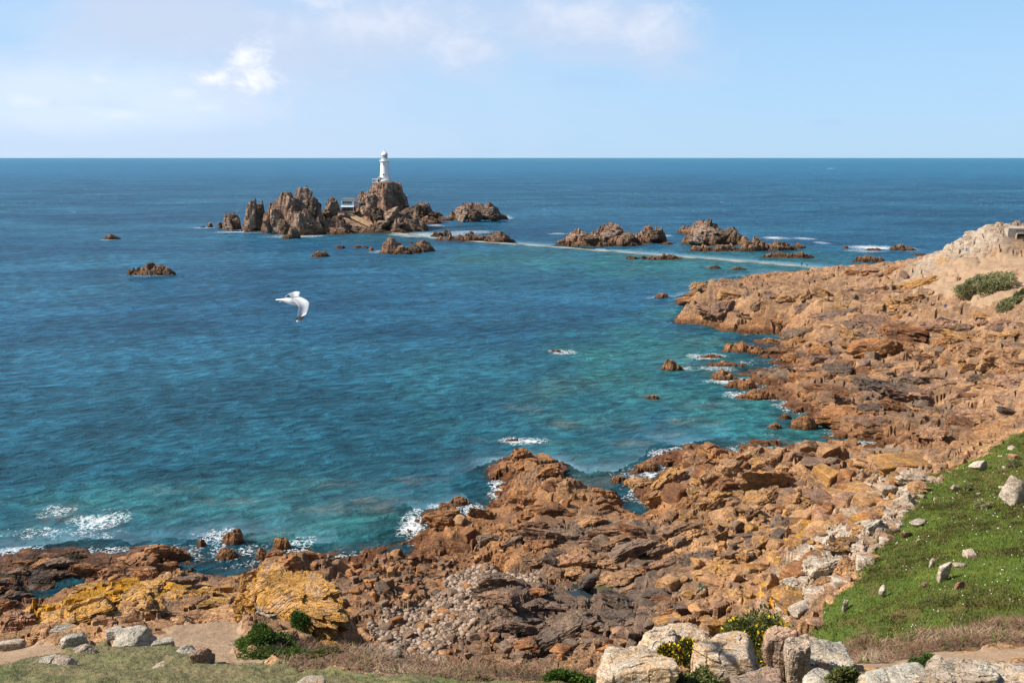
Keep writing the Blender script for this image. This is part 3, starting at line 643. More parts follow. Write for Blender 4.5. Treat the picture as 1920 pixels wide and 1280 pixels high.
def build_land():
    th = np.radians(np.arange(-38.5, 41.0, 0.078)).astype(np.float32)
    rr = np.concatenate([np.linspace(2, 18, 24)[:-1], np.exp(np.arange(math.log(18), math.log(372), 0.0034))]).astype(np.float32)
    T, R = np.meshgrid(th, rr); nr, nc = T.shape
    X = (R * np.sin(T)).ravel(); Y = (R * np.cos(T)).ravel()
    b = base_h(X, Y); keep = b > -2.6
    H = np.full(X.shape, -5.0, np.float32)
    h, Z = land_h(X[keep], Y[keep], True); H[keep] = h
    A = {k: np.zeros(X.shape, np.float32) for k in ZONES}
    for k in ZONES: A[k][keep] = Z[k]
    A['tone'] = np.full(X.shape, 0.5, np.float32); A['tone'][keep] = Z['tone']
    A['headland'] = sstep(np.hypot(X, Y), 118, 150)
    idx = np.arange(nr * nc, dtype=np.int32).reshape(nr, nc)
    q = np.stack([idx[:-1, :-1], idx[:-1, 1:], idx[1:, 1:], idx[1:, :-1]], -1).reshape(-1, 4)
    q = q[keep[q].all(1)]
    fz = np.zeros(len(q), np.int8)
    def fm(k): return A[k][q].mean(1)
    cls = np.stack([np.full(len(q), 0.5), fm('grass'), fm('dry'), fm('earth'), fm('bracken'), fm('pebble')], 1)
    rc = R.ravel()[q].mean(1)
    fz = cls.argmax(1)
    fz = np.where((fz == 0) & (rc > 119), 6, fz)
    V = np.stack([X, Y, H], 1)
    names = ['rocky_shore', 'grass_slope', 'cliff_top_turf', 'footpath', 'heath_ground', 'pebble_beach', 'rocky_headland']
    labels = ['orange brown jointed granite shore around the cove', 'green turf slope falling to the shore on the right', 'short dry turf on the clifftop in the foreground',
              'bare trodden earth of the clifftop footpath', 'ground under the dead bracken along the brow', 'pale pebble beach at the head of the cove', 'tan and pink granite headland below the bunker']
    res = {}
    for i, nme in enumerate(names):
        f = q[fz == i]
        if not len(f): continue
        u, inv = np.unique(f, return_inverse=True)
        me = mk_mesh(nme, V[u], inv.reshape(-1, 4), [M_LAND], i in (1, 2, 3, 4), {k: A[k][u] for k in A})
        res[nme] = tag(add_obj(nme, me), labels[i], 'ground', None, 'structure')
    return res
LAND = build_land()

# ------------------------------------------------------------------ the sea
# white water: px, py, half width px, half height px, strength
FOAM = [(185, 975, 56, 20, .85), (110, 958, 40, 12, .45), (980, 826, 42, 8, 1.0), (1052, 660, 26, 5, .9), (775, 985, 34, 30, 1.0), (850, 955, 60, 16, .7), (935, 918, 22, 26, .9), (955, 870, 34, 8, .8), (1240, 850, 26, 10, .8), (1215, 888, 30, 9, .9),
    (1300, 842, 50, 6, .6), (1400, 846, 60, 6, .5), (1620, 832, 34, 9, .8), (1320, 668, 40, 6, 1.0), (1345, 690, 40, 6, .6), (1375, 715, 50, 7, .9), (1400, 742, 50, 8, .9), (1480, 760, 40, 6, .6), (1430, 725, 30, 6, .5), (415, 1004, 44, 18, .62), (560, 1020, 30, 14, .62),
    (300, 1032, 70, 10, .5), (200, 1030, 60, 8, .4), (40, 1032, 40, 8, .8), (420, 1034, 40, 10, .35), (660, 1045, 30, 14, .5), (1450, 446, 24, 3.0, 1.0), (1507, 447, 22, 2.4, .9), (1640, 464, 50, 4.5, 1.0), (1700, 467, 26, 4, .7), (1555, 316, 8, 1.0, .8),
    (460, 434, 60, 3, .8), (780, 440, 50, 5, .7), (830, 440, 60, 5, .55), (945, 408, 20, 3, .9), (815, 423, 18, 3, .8), (560, 442, 60, 4, .6), (380, 427, 20, 1.6, .7), (1045, 438, 20, 2, .5), (1250, 442, 14, 2, .6), (1300, 438, 12, 2, .8), (1540, 455, 14, 2.4, .7), (880, 435, 50, 3, .6), (1380, 602, 30, 4, .9), (1295, 590, 20, 3, .6), (750, 472, 60, 4, .4), (205, 449, 16, 2, .5), (270, 516, 46, 3, .35), (1330, 500, 14, 2, .3), (1500, 632, 20, 5, .5), (1620, 470, 40, 3, .6), (1280, 690, 26, 4, .5), (120, 1000, 120, 14, .3)]
# paler, greener water over sand and drowned reef: px, py, half width, half height, strength
SHOAL = [(1300, 700, 260, 110, .75), (1420, 800, 200, 60, .9), (1100, 760, 160, 60, .55), (1170, 762, 46, 10, .6), (1350, 590, 150, 30, .6), (1250, 500, 420, 34, .62), (980, 480, 260, 22, .45), (1100, 860, 160, 50, .55), (600, 930, 260, 60, .40), (250, 940, 260, 60, .35), (640, 990, 220, 50, .55), (1500, 620, 110, 24, .7), (1140, 640, 140, 30, .3), (1480, 560, 200, 26, .5), (1420, 480, 200, 26, .4), (60, 1000, 160, 30, .3), (900, 700, 220, 70, .22), (860, 800, 160, 40, .25), (720, 440, 200, 18, .2)]
CAUSEWAY = [(728, 434), (770, 440), (830, 447), (900, 452.5), (965, 457), (1070, 464.5), (1200, 475), (1330, 484.5), (1450, 494), (1520, 500.5), (1572, 506)]
REEF = [(1300, 790, 60, 8, .7), (1180, 830, 60, 9, .6), (1250, 815, 40, 6, .6), (1060, 795, 50, 8, .5), (780, 900, 60, 9, .5), (430, 940, 70, 9, .5), (1380, 700, 50, 8, .5), (1340, 640, 60, 7, .5), (980, 765, 50, 10, .6), (690, 945, 70, 14, .75), (320, 915, 60, 12, .4), (600, 955, 60, 10, .4), (1220, 745, 26, 8, .7), (1420, 830, 90, 12, .6), (1110, 905, 60, 14, .7), (900, 826, 30, 5, .4), (1200, 800, 120, 12, .25), (680, 1030, 70, 14, .8), (500, 1000, 60, 12, .5), (1330, 760, 90, 10, .3), (110, 965, 50, 18, .7), (1050, 945, 30, 10, .5), (640, 905, 70, 10, .3)]

def blobs(spec, x, y, seed):
    out = np.zeros(x.shape, np.float32)
    for px, py, hw, hh, s in spec:
        c = np.array(at_z(px, py)); t = np.array(at_z(px, py - hh)); b = np.array(at_z(px, py + hh))
        rx = hw * math.hypot(c[1], EYE) / FPX; ry = 0.5 * (t[1] - b[1])
        m = (np.abs(x - c[0]) < rx * 2.4 + 3) & (np.abs(y - c[1]) < ry * 2.4 + 3)
        if not m.any(): continue
        xx = x[m] - c[0]; yy = y[m] - c[1]
        n = fbm(xx / (0.5 * rx + .5) + px, yy / (0.5 * ry + .5) + py, seed, 3)
        q = np.sqrt((xx / rx) ** 2 + (yy / ry) ** 2) + n * 0.9
        out[m] = np.maximum(out[m], s * (1 - sstep(q, 0.35, 1.25)))
    return out

def sea_material():
    m, g = newmat('sea_water')
    P = g.pos(); x, y, z = g.sep(P)
    depth = g.attr('depth'); shoal = g.attr('shoal'); foam = g.attr('foam'); reef = g.attr('reef')
    dist = g.vm('LENGTH', g.vm('MULTIPLY', P, (1, 1, 0)))
    P2 = g.vm('MULTIPLY', P, (1, 1, 0))
    # wind sea running in from the left: crests stretched across the wind
    rot = g.N.new('ShaderNodeVectorRotate'); rot.rotation_type = 'Z_AXIS'; g.put(rot.inputs['Vector'], P2); rot.inputs['Angle'].default_value = math.radians(-18)
    Q = g.vm('MULTIPLY', rot.outputs[0], (0.55, 1.0, 1.0))
    w0 = g.noise(Q, 0.035, 3.0, 0.5, 0.4)
    w1 = g.noise(Q, 0.16, 4.0, 0.55, 0.5)
    w2 = g.noise(Q, 0.62, 4.0, 0.6, 0.5)
    w3 = g.noise(Q, 2.4, 3.0, 0.6, 0.3)
    near = g.ss(dist, 900.0, 60.0)
    hgt = g.add(g.add(g.mul(w1, 1.6), g.mul(w2, 1.25)), g.mul(g.mul(w3, 0.25), near))
    nrm = g.bump(hgt, 0.75, 1.0)
    patch = g.noise(g.vm('MULTIPLY', P2, (0.45, 1.0, 1.0)), 0.011, 5.0, 0.62, 0.6)
    deep = g.ramp(patch, [(0.36, (0.009, 0.050, 0.095)), (0.50, (0.013, 0.067, 0.121)), (0.62, (0.019, 0.090, 0.148))])
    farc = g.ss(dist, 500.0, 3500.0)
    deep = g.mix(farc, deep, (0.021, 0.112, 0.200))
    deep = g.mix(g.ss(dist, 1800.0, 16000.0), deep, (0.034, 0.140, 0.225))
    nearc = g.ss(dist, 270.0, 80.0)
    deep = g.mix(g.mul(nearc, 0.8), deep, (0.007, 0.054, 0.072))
    shf = g.math('MULTIPLY', shoal, g.ss(g.noise(P2, 0.06, 4.0, 0.6, 0.5), 0.30, 0.62, 0.45, 1.35), clamp=True)
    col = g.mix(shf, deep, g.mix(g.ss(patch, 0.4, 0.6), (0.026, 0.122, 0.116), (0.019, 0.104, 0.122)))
    turq = g.mul(g.ss(shf, 0.5, 0.9), g.ss(g.noise(P2, 0.05, 3.0, 0.6, 0.8), 0.52, 0.66))
    col = g.mix(g.mul(turq, 0.8), col, (0.030, 0.165, 0.145))
    pat = g.mul(g.ss(g.noise(P2, 0.05, 6.0, 0.65, 0.6), 0.50, 0.62), g.ss(shf, 0.15, 0.6))
    col = g.mix(g.mul(pat, 0.6), col, (0.026, 0.056, 0.058))
    rf = g.math('MULTIPLY', reef, g.ss(g.noise(P2, 0.35, 5.0, 0.65, 0.6), 0.38, 0.60), clamp=True)
    col = g.mix(g.mul(rf, 0.85), col, g.mix(g.noise(P2, 0.9, 4.0), (0.045, 0.060, 0.055), (0.15, 0.110, 0.075)))
    # wave tone put into the colour: crests lighter, troughs darker
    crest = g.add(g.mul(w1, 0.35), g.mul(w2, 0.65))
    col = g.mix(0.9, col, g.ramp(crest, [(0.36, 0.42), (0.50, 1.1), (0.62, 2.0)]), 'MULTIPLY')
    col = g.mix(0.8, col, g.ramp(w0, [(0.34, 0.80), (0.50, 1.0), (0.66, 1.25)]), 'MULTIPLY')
    # foam: lacy near the rocks, flecks on the open sea
    lace = g.voro(g.vm('ADD', P2, g.vm('SCALE', g.noise(P2, 0.9, 4.0, 0.65, 0.0, 1), 2.0)), 1.5, 'DISTANCE_TO_EDGE')
    ln = g.noise(P2, 0.9, 6.0, 0.75, 0.6)
    fs = g.add(g.mul(foam, 1.1), g.mul(g.math('SUBTRACT', ln, 0.5), 2.6))
    gatef = g.ss(foam, 0.02, 0.14)
    solid = g.mul(g.ss(fs, 0.80, 1.35), gatef)
    lacy = g.mul(g.ss(lace, 0.10, 0.02), g.mul(g.ss(fs, 0.15, 0.5), gatef))
    caps = g.mul(g.ss(g.noise(Q, 0.36, 2.0, 0.5, 0.3), 0.675, 0.725), g.ss(g.noise(P2, 0.012, 3.0, 0.6), 0.42, 0.60))
    caps = g.mul(caps, g.ss(dist, 520.0, 900.0))
    ff = g.math('MAXIMUM', g.math('MAXIMUM', solid, g.mul(lacy, 0.75)), caps)
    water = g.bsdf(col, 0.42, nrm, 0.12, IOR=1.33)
    white = g.bsdf((0.78, 0.80, 0.80), 0.7, None, 0.2)
    tr = g.N.new('ShaderNodeBsdfTransparent'); tr.inputs[0].default_value = (0.72, 0.86, 0.84, 1)
    clear = g.mixs(g.math('SUBTRACT', 1.0, g.math('POWER', 2.718, g.mul(depth, -1.15))), tr.outputs[0], water)
    clear = g.mixs(0.16, clear, water)
    g.out(g.mixs(ff, clear, white))
    return m

def build_sea():
    th = np.radians(np.arange(-46, 48.01, 0.16)).astype(np.float32)
    rr = np.concatenate([np.exp(np.arange(math.log(56), math.log(640), 0.0066)), np.exp(np.arange(math.log(644), math.log(90000), 0.045))]).astype(np.float32)
    T, R = np.meshgrid(th, rr); nr, nc = T.shape
    X = (R * np.sin(T)).ravel(); Y = (R * np.cos(T)).ravel()
    H = np.full(X.shape, -12.0, np.float32)
    nearm = (Y < 345) & (np.hypot(X, Y) < 400)
    b = base_h(X[nearm], Y[nearm]); H[nearm] = b
    cm = nearm.copy(); cm[nearm] = (b > -3.0)
    H[cm] = land_h(X[cm], Y[cm])
    depth = np.clip(-H, 0, 14)
    cl = np.array([at_z(*q)[:2] for q in CAUSEWAY]); ds = np.full(X.shape, 1e3, np.float32)
    for i in range(len(cl) - 1):
        e = cl[i + 1] - cl[i]; t = np.clip(((X - cl[i][0]) * e[0] + (Y - cl[i][1]) * e[1]) / (e @ e), 0, 1); ds = np.minimum(ds, np.hypot(X - cl[i][0] - t * e[0], Y - cl[i][1] - t * e[1]))
    depth = np.minimum(depth, np.clip((ds - 2.0) * 0.17, 0.03, 14))
    foam = blobs(FOAM, X, Y, 3)
    shore = np.zeros_like(foam); mm = nearm & (H > -1.6) & (H < 0.6)
    shore[mm] = np.exp(-((H[mm] + 0.15) / 0.55) ** 2) * np.clip(0.05 + 1.6 * fbm(X[mm] / 9, Y[mm] / 9, 51, 2), 0, 0.45)
    foam = np.maximum(foam, shore)
    zwave = 0.05 * np.sin(X * 0.9 + Y * 0.5 + 4 * fbm(X / 14, Y / 14, 8, 2)) * (R.ravel() < 500)
    idx = np.arange(nr * nc, dtype=np.int32).reshape(nr, nc)
    q = np.stack([idx[:-1, :-1], idx[:-1, 1:], idx[1:, 1:], idx[1:, :-1]], -1).reshape(-1, 4)
    q = q[(H[q] < 1.2).any(1)]
    u, inv = np.unique(q, return_inverse=True)
    V = np.stack([X, Y, zwave], 1)[u]
    sh = blobs(SHOAL, X, Y, 5)[u]; rf = blobs(REEF, X, Y, 6)[u]
    me = mk_mesh('sea', V, inv.reshape(-1, 4), [sea_material()], True, {'depth': depth[u], 'foam': foam[u], 'shoal': sh, 'reef': rf})
    return tag(add_obj('sea', me), 'blue sea with wind ripples, turquoise in the shallows', 'sea', None, 'structure')
SEA = build_sea()

# ------------------------------------------------------------------ islets and skerries
M_FAR = rock_mat('islet_granite', FAR, True, 0.32, low=(0.15, 0.080, 0.042), wetz=2.0, bump=0.9, rnd=False, tone=True)
M_NEARI = rock_mat('skerry_granite', BROWN, True, 0.8, wetz=0.7, bump=0.9, rnd=False, tone=True)

def depth_of(py, z=0.0): return at_z(960, py, z)[1]

def islet(lobes, label, group='rock islets off the headland', dk=0.7, rough=0.66, mat=None, seed=1, name='rock_islet', flat=(), cap=None, cat='islet'):
    """lobes: px, waterline py, half width px, crest py[, exponent[, depth ratio]]"""
    L = []
    for l in lobes:
        px, bpy_, hw, tpy = l[:4]; p = l[4] if len(l) > 4 else 2.6; k = l[5] if len(l) > 5 else dk; pe = l[6] if len(l) > 6 else 1.45
        d0 = depth_of(bpy_); rx = hw * px_size(math.hypot(d0, EYE)); ry = max(rx * k, 0.5); cy = d0 + ry * 0.75
        q = at_y(px, tpy, cy); L.append((q[0], cy, rx, ry, max(q[2], 0.3), p, pe))
    x0 = min(l[0] - l[2] * 1.35 for l in L); x1 = max(l[0] + l[2] * 1.35 for l in L)
    y0 = min(l[1] - l[3] * 1.35 for l in L); y1 = max(l[1] + l[3] * 1.35 for l in L)
    D = 0.5 * (y0 + y1); hm = max(l[4] for l in L)
    res = max(0.10, D * 0.00075, (x1 - x0) / 420)
    xs = np.arange(x0, x1 + res, res); ys = np.arange(y0, y1 + res, res)
    X, Y = np.meshgrid(xs, ys); nr, nc = X.shape; X = X.ravel().astype(np.float32); Y = Y.ravel().astype(np.float32)
    s1 = max(0.5, min(4.5, 0.34 * hm + 0.06 * min(x1 - x0, 60))); o = seed * 13.7
    WX = X + 0.6 * s1 * fbm(X / s1 / 1.5 + o, Y / s1 / 1.5, 3, 3); WY = Y + 0.6 * s1 * fbm(X / s1 / 1.5, Y / s1 / 1.5 + o, 4, 3)
    Zb = np.full(X.shape, -3.0, np.float32)
    for i, (cx, cy, rx, ry, h, p, pe) in enumerate(L):
        nz = fbm((X + o) / (0.55 * rx + 0.3), (Y - o) / (0.55 * ry + 0.3), 40 + i, 4)
        q = (np.abs((WX - cx) / rx) ** pe + np.abs((WY - cy) / ry) ** pe) ** (1 / pe) + 0.55 * nz
        qq = np.clip(q, 0, None)
        z = np.where(qq < 1, h * (1 - qq ** p), -(qq - 1) * max(2.5, h))
        Zb = np.maximum(Zb, z)
    ins = sstep(Zb, -0.8, 0.25 * hm)
    h1, e1, t1 = blocks(WX, WY, s1, 500 + seed, 0.9, 1.25, 0.35, ids=True); h2, e2, t2 = blocks(WX, WY, s1 * 0.42, 530 + seed, 0.6, 1.4, 0.6, ids=True); h3, e3 = blocks(WX, WY, s1 * 0.19, 560 + seed, 0.7, 1.3, 0.7)
    dd = 0.80 * s1 * h1 + 0.46 * s1 * h2 + 0.12 * s1 * h3 - 0.26 * s1 * np.exp(-(e1 / 0.07) ** 2) - 0.20 * s1 * np.exp(-(e2 / 0.1) ** 2)
    Z = Zb + dd * rough * (0.18 + 0.82 * ins) + 0.12 * s1 * fbm(X / s1 * 2.2, Y / s1 * 2.2, 77, 3)
    dip = 0.3 * X - 0.15 * Y + 0.8 * s1 * fbm(X / s1 / 2, Y / s1 / 2, 29, 2); Z = np.where(Z > 0.2, terrace(Z + dip, max(0.45, 0.42 * s1), 2.4, 0.6) - dip, Z)
    if cap is not None: Z = np.minimum(Z, cap + 0.25 * np.minimum(Z - cap, 3))
    for fx, fy, fz, r0, r1 in flat:
        w = 1 - sstep(np.hypot(X - fx, Y - fy), r0, r1); Z = Z * (1 - w) + fz * w
    idx = np.arange(nr * nc, dtype=np.int32).reshape(nr, nc)
    q = np.stack([idx[:-1, :-1], idx[:-1, 1:], idx[1:, 1:], idx[1:, :-1]], -1).reshape(-1, 4)
    q = q[(Z[q] > -1.0).any(1)]
    u, inv = np.unique(q, return_inverse=True)
    Zc = np.maximum(Z, -2.0)
    me = mk_mesh(name, np.stack([X, Y, Zc], 1)[u], inv.reshape(-1, 4), [mat or M_FAR], False, {'tone': (0.5 * t1 + 0.5 * t2)[u]})
    return tag(add_obj(name, me), label, cat, group)

# --- the lighthouse rock and its ramp
LY = 545.0
TX, _, _ = at_y(722.5, 344, LY)
TZ = at_y(722.5, 342.5, LY)[2]
BX, BY = at_y(654, 397, 536.0)[:2]; BZ = at_y(654, 397, 536.0)[2]
HX, HY, HZ = at_y(684, 395.5, 533.0)
ramp_pts = [at_y(651, 400, 531.0), at_y(668, 407, 526.0), at_y(690, 418, 521.0), at_y(712, 428, 517.0), at_z(728, 434, 0.25)]
ramp_flat = []
for i in range(len(ramp_pts) - 1):
    for t in np.linspace(0, 1, 6):
        a = np.array(ramp_pts[i]) * (1 - t) + np.array(ramp_pts[i + 1]) * t
        ramp_flat.append((a[0], a[1], a[2] - 0.35, 3.2, 8.5))
islet([(722, 432, 58, 310, 1.5, 0.9, 1.0), (748, 426, 26, 358, 2.4, .9, 1.2), (704, 426, 30, 350, 2.2, .9, 1.6), (690, 428, 36, 362, 2.2, .8, 1.6), (672, 430, 34, 378, 2.2, .8, 1.8), (730, 432, 48, 376, 2.4, .9, 1.0), (708, 436, 17, 353, 2.6, 1.5, 1.2), (742, 436, 12, 376, 2.4, 1.5, 1.2), (676, 428, 24, 384, 2.6), (622, 429, 22, 376, 2.4, .8), (605, 432, 14, 402), (655, 428, 34, 395, 4.0), (622, 438, 34, 412, 2.6, .45), (700, 437, 60, 424, 2.6, .3),
       (740, 434, 60, 398, 2.2, .5), (775, 428, 30, 414, 2.2, .6), (620, 440, 36, 428, 2.5, .4), (580, 436, 30, 424, 2.2, .4), (770, 430, 30, 420, 2.2, .4)],
      'craggy rock under the white lighthouse, its right flank in shadow', seed=5, name='lighthouse_rock', rough=1.15,
      flat=[(TX + 0.5, LY, TZ - 0.3, 4.6, 7.5), (TX - 4.5, LY - 1.5, TZ - 0.4, 2.5, 4.0), (BX, BY, BZ - 0.1, 6.0, 8.0), (HX, HY, HZ - 0.1, 3.0, 4.5)] + ramp_flat, cap=TZ)

islet([(478, 433, 23, 379, 3.2, .8), (490, 431, 10, 377, 3.0), (465, 434, 16, 400, 2.6)], 'tall grey brown sea stack with split crest, second from the left', seed=7)
islet([(520, 437, 30, 378, 3.0, .7), (542, 439, 30, 366, 3.4, .7), (568, 437, 30, 352, 3.2, .7), (586, 438, 18, 372, 3.0), (500, 437, 14, 400, 2.6), (560, 441, 45, 395, 2.4, .45), (598, 437, 10, 415)], 'tallest reddish rock stack left of the lighthouse', seed=11, rough=.9)
islet([(433, 430, 18, 401, 4.0, .8)], 'squat rounded dark red rock at the left end of the stacks', seed=3, rough=.7)
islet([(413, 428, 8, 417, 3.0)], 'low rock touching the left of the squat red rock', seed=4)
islet([(394, 426.5, 6, 418, 3.0), (380, 427, 6, 424.5)], 'smallest rock at the far left tip of the stacks', seed=6)
islet([(550, 447, 13, 426, 5.0, .8), (538, 448, 14, 441)], 'cube shaped block standing in front of the tallest stack', seed=8, rough=.5)
islet([(793, 410, 20, 381, 3.0, .9), (812, 410, 20, 396, 2.6), (830, 414, 22, 405, 2.4), (778, 414, 18, 398, 2.4), (800, 420, 40, 410, 2.0, .5)], 'dark humped rock just right of the lighthouse rock', seed=9)
islet([(872, 412, 26, 380, 2.6, .7), (898, 412, 28, 384, 2.8, .7), (917, 412, 20, 381, 2.6, .7), (932, 412, 20, 401, 2.2), (855, 412, 14, 396)], 'grey topped broad islet with two crests, farthest right of the lighthouse group', seed=12)
islet([(880, 452, 60, 440, 2.4, .3), (830, 444, 24, 436, 2.4, .3), (935, 454, 30, 440, 2.4, .4), (780, 458, 18, 453, 2, .4)], 'long low weedy reef in front of the grey topped islet', seed=13)
islet([(735, 476, 26, 450, 2.6, .6), (760, 477, 28, 463, 2.4, .5)], 'jagged low islet beside the causeway, left hump', seed=14)
islet([(793, 472, 24, 452, 2.6, .6), (780, 474, 20, 462)], 'jagged low islet beside the causeway, right hump', seed=15)
islet([(696, 470, 6, 464)], 'tiny rock just left of the jagged low islet', seed=16)
islet([(600, 482, 20, 471, 3.0, .6)], 'single dark low rock in open water below the stacks', seed=17)
islet([(637, 466, 11, 460, 2.6)], 'flat brown rock halfway between the stacks and the dark low rock', seed=18)
islet([(670, 465, 8, 459.5, 2.6), (684, 465.5, 7, 461)], 'pair of tiny rocks left of the jagged low islet', seed=19)
islet([(208, 449, 14, 440, 2.6, .6), (220, 448, 7, 444)], 'small dark rock alone at the far left of the sea', seed=20)
islet([(285, 516, 42, 497, 2.4, .45), (255, 516, 18, 505, 2.4), (315, 516, 14, 503)], 'low dark brown islet alone in the sea on the left', seed=21)
islet([(1144, 458, 50, 423, 2.2, .45), (1080, 459, 40, 433, 2.2, .45), (1215, 456, 40, 431, 2.2, .45), (1235, 452, 20, 428, 3), (1120, 462, 90, 447, 2.4, .25)], 'wide brown islet with knobbly crest beyond the causeway', seed=22, rough=.9)
islet([(1290, 438, 24, 423, 2.6, .6)], 'low rock touching the far side of the domed islet', seed=23)
islet([(1325, 452, 42, 418, 2.6, .6), (1365, 455, 40, 432, 2.4, .5), (1330, 460, 50, 440, 2.4, .4), (1400, 461, 40, 447, 2.4, .4)], 'domed pale topped islet beyond the causeway', seed=24, rough=.8)
islet([(1340, 471, 50, 460, 2.4, .3), (1455, 470, 40, 454, 2.4, .4), (1410, 471, 40, 460, 2.4, .3), (1500, 466, 16, 457)], 'long low rocks trailing right in front of the domed islet', seed=25)
islet([(1460, 483, 28, 473, 2.2, .35), (1500, 484, 30, 475, 2.2, .35)], 'flat weedy reef in the shallows right of the causeway', seed=26)
islet([(1245, 487, 34, 478, 2.2, .3), (1190, 486, 26, 481, 2.2, .3)], 'flat weedy reef touching the causeway line', seed=27)
islet([(1341, 504, 12, 498, 2.6, .5)], 'small dark rock in the shallows below the causeway', seed=28)
islet([(1385, 506, 17, 501, 2.4, .4)], 'low tan rock right of the small dark rock', seed=29)
islet([(1467, 529, 12, 521, 3, .6)], 'rounded rock by itself close behind the headland', seed=30)
islet([(1630, 492, 32, 480, 2.4, .4)], 'low brown reef seen above the shore where the causeway lands', seed=31)
islet([(1690, 470, 22, 459, 2.4, .5), (1705, 470, 14, 463)], 'brown rock among the breakers, farthest right', seed=32)
islet([(1638, 470, 15, 465, 2.4, .5)], 'rock awash in the breakers, left of the farthest right rock', seed=33)
islet([(1585, 466, 8, 461, 2.4)], 'tiny rock left of the breakers', seed=34)
islet([(1250, 459, 12, 454, 2.4)], 'tiny rock between the two big islets beyond the causeway', seed=35)
islet([(1725, 479, 14, 475, 2.4)], 'small rock seen just above the headland edge', seed=36)
near_g = 'skerries along the shore of the bay'
def sk(lobes, label, seed, **k): return islet(lobes, label, near_g, mat=M_NEARI, seed=seed, **k)
sk([(1257, 695, 18, 675, 2.6, .7), (1270, 695, 14, 684)], 'orange brown skerry alone in the turquoise bay', 41)
sk([(1332, 671, 26, 665, 2.4, .4)], 'skerry awash in foam nearest the peninsula', 42)
sk([(1360, 687, 42, 679, 2.4, .3)], 'long flat orange skerry below the foamy one', 43)
sk([(1352, 712, 22, 692, 2.6, .7), (1372, 713, 14, 702)], 'peaked orange skerry off the headland shore', 44)
sk([(1392, 729, 34, 711, 2.6, .45)], 'skerry between the peaked one and the shore', 45)
sk([(1418, 750, 44, 731, 2.4, .45), (1446, 744, 22, 735, 2.4, .4)], 'broad foam edged skerry close to the headland shore', 46)
sk([(1392, 661, 36, 642, 2.4, .45), (1365, 655, 10, 645), (1424, 664, 22, 652, 2.4, .4)], 'jagged skerry off the inner corner of the headland', 47)
sk([(1453, 804, 15, 793, 2.6, .5)], 'small skerry in the sheltered inner bay', 48)
sk([(1508, 806, 26, 780, 2.8, .7), (1492, 800, 12, 786)], 'largest skerry in the sheltered inner bay', 49)
sk([(1473, 786, 14, 777, 2.6, .5)], 'flat skerry behind the largest one in the inner bay', 50)
sk([(1212, 883, 25, 866, 2.6, .6)], 'flat topped skerry off the mouth of the narrow gully', 51)
sk([(1160, 905, 17, 892, 2.6, .6)], 'low skerry left of the gully mouth', 52)
sk([(861, 948, 22, 931, 2.6, .7)], 'knobbly skerry beside the breaking wave in mid shore', 53)
sk([(422, 1049, 22, 1030, 2.6, .7)], 'orange skerry nearest the left shore rocks', 54)
sk([(440, 1022, 18, 993, 2.6, .7), (425, 1018, 12, 1000)], 'dark weedy skerry ringed by foam on the left', 55)
sk([(378, 1025, 10, 1010, 2.6, .7)], 'small dark skerry left of the foam ringed one', 56)
sk([(492, 1049, 13, 1027, 2.6, .7)], 'dark knob of rock against the red rocks on the left shore', 57)
sk([(530, 1030, 20, 1009, 2.6, .6)], 'brown skerry washed by foam above the red rocks', 58)
sk([(353, 1074, 9, 1064, 2.6, .6)], 'tiny red rock in the water beside the left shore', 59)
sk([(960, 828, 14, 822, 2.4, .4)], 'rock awash under a breaking wave in mid bay', 60)
sk([(1042, 660, 12, 656, 2.4, .4)], 'rock awash far out in mid bay', 61)
sk([(1225, 748, 14, 741, 2.4, .4)], 'barely showing rock in the turquoise water', 62)

# --- the causeway
def plain(name, col, rough=0.8, var=0.25, sc=1.5, bump=0.0, spec=0.3):
    m, g = newmat(name); P = g.pos(); n = g.noise(P, sc, 5.0, 0.6)
    c = g.mix(g.ss(n, 0.3, 0.7), tuple(v * (1 - var) for v in col), tuple(min(1, v * (1 + var * 0.6)) for v in col))
    nb = g.bump(g.noise(P, sc * 6, 4.0, 0.6), bump, 0.1) if bump else None
    g.out(g.bsdf(c, rough, nb, spec)); return m
M_RAMP = plain('concrete_ramp', (0.42, 0.29, 0.16), 0.9, 0.3, 0.4)
M_WAY = plain('wet_concrete', (0.26, 0.26, 0.22), 0.6, 0.6, 0.16)
def ribbon(name, pts, widths, mat, thick=0.6, parent=None):
    V = []; F = []; n = len(pts); P = [Vector(p) for p in pts]
    for i in range(n):
        d = (P[min(i + 1, n - 1)] - P[max(i - 1, 0)]); d.z = 0; d.normalize(); s = Vector((-d.y, d.x, 0)) * widths[i] / 2
        for q in (P[i] - s, P[i] + s):
            V.append(tuple(q)); V.append((q.x, q.y, q.z - thick))
    for i in range(n - 1):
        a = 4 * i; b = a + 4
        F += [(a, b, b + 2, a + 2), (a + 1, a, b, b + 1)[::-1], (a + 2, a + 3, b + 3, b + 2)[::-1], (a + 3, a + 1, b + 1, b + 3)]
    F += [(0, 2, 3, 1), (4 * n - 4, 4 * n - 3, 4 * n - 1, 4 * n - 2)]
    me = bpy.data.meshes.new(name); me.from_pydata(V, [], F); me.update(); me.materials.append(mat)
    bm = bmesh.new(); bm.from_mesh(me); bmesh.ops.recalc_face_normals(bm, faces=bm.faces); bm.to_mesh(me); bm.free()
    return add_obj(name, me, parent)
def smooth_path(pts, k=8):
    P = [np.array(p, float) for p in pts]; out = []
    for i in range(len(P) - 1):
        a = P[max(i - 1, 0)]; b = P[i]; c = P[i + 1]; d = P[min(i + 2, len(P) - 1)]
        for t in np.arange(0, 1, 1 / k):
            out.append(0.5 * ((2 * b) + (-a + c) * t + (2 * a - 5 * b + 4 * c - d) * t * t + (-a + 3 * b - 3 * c + d) * t ** 3))
    return out + [P[-1]]
rp = smooth_path(ramp_pts, 8)
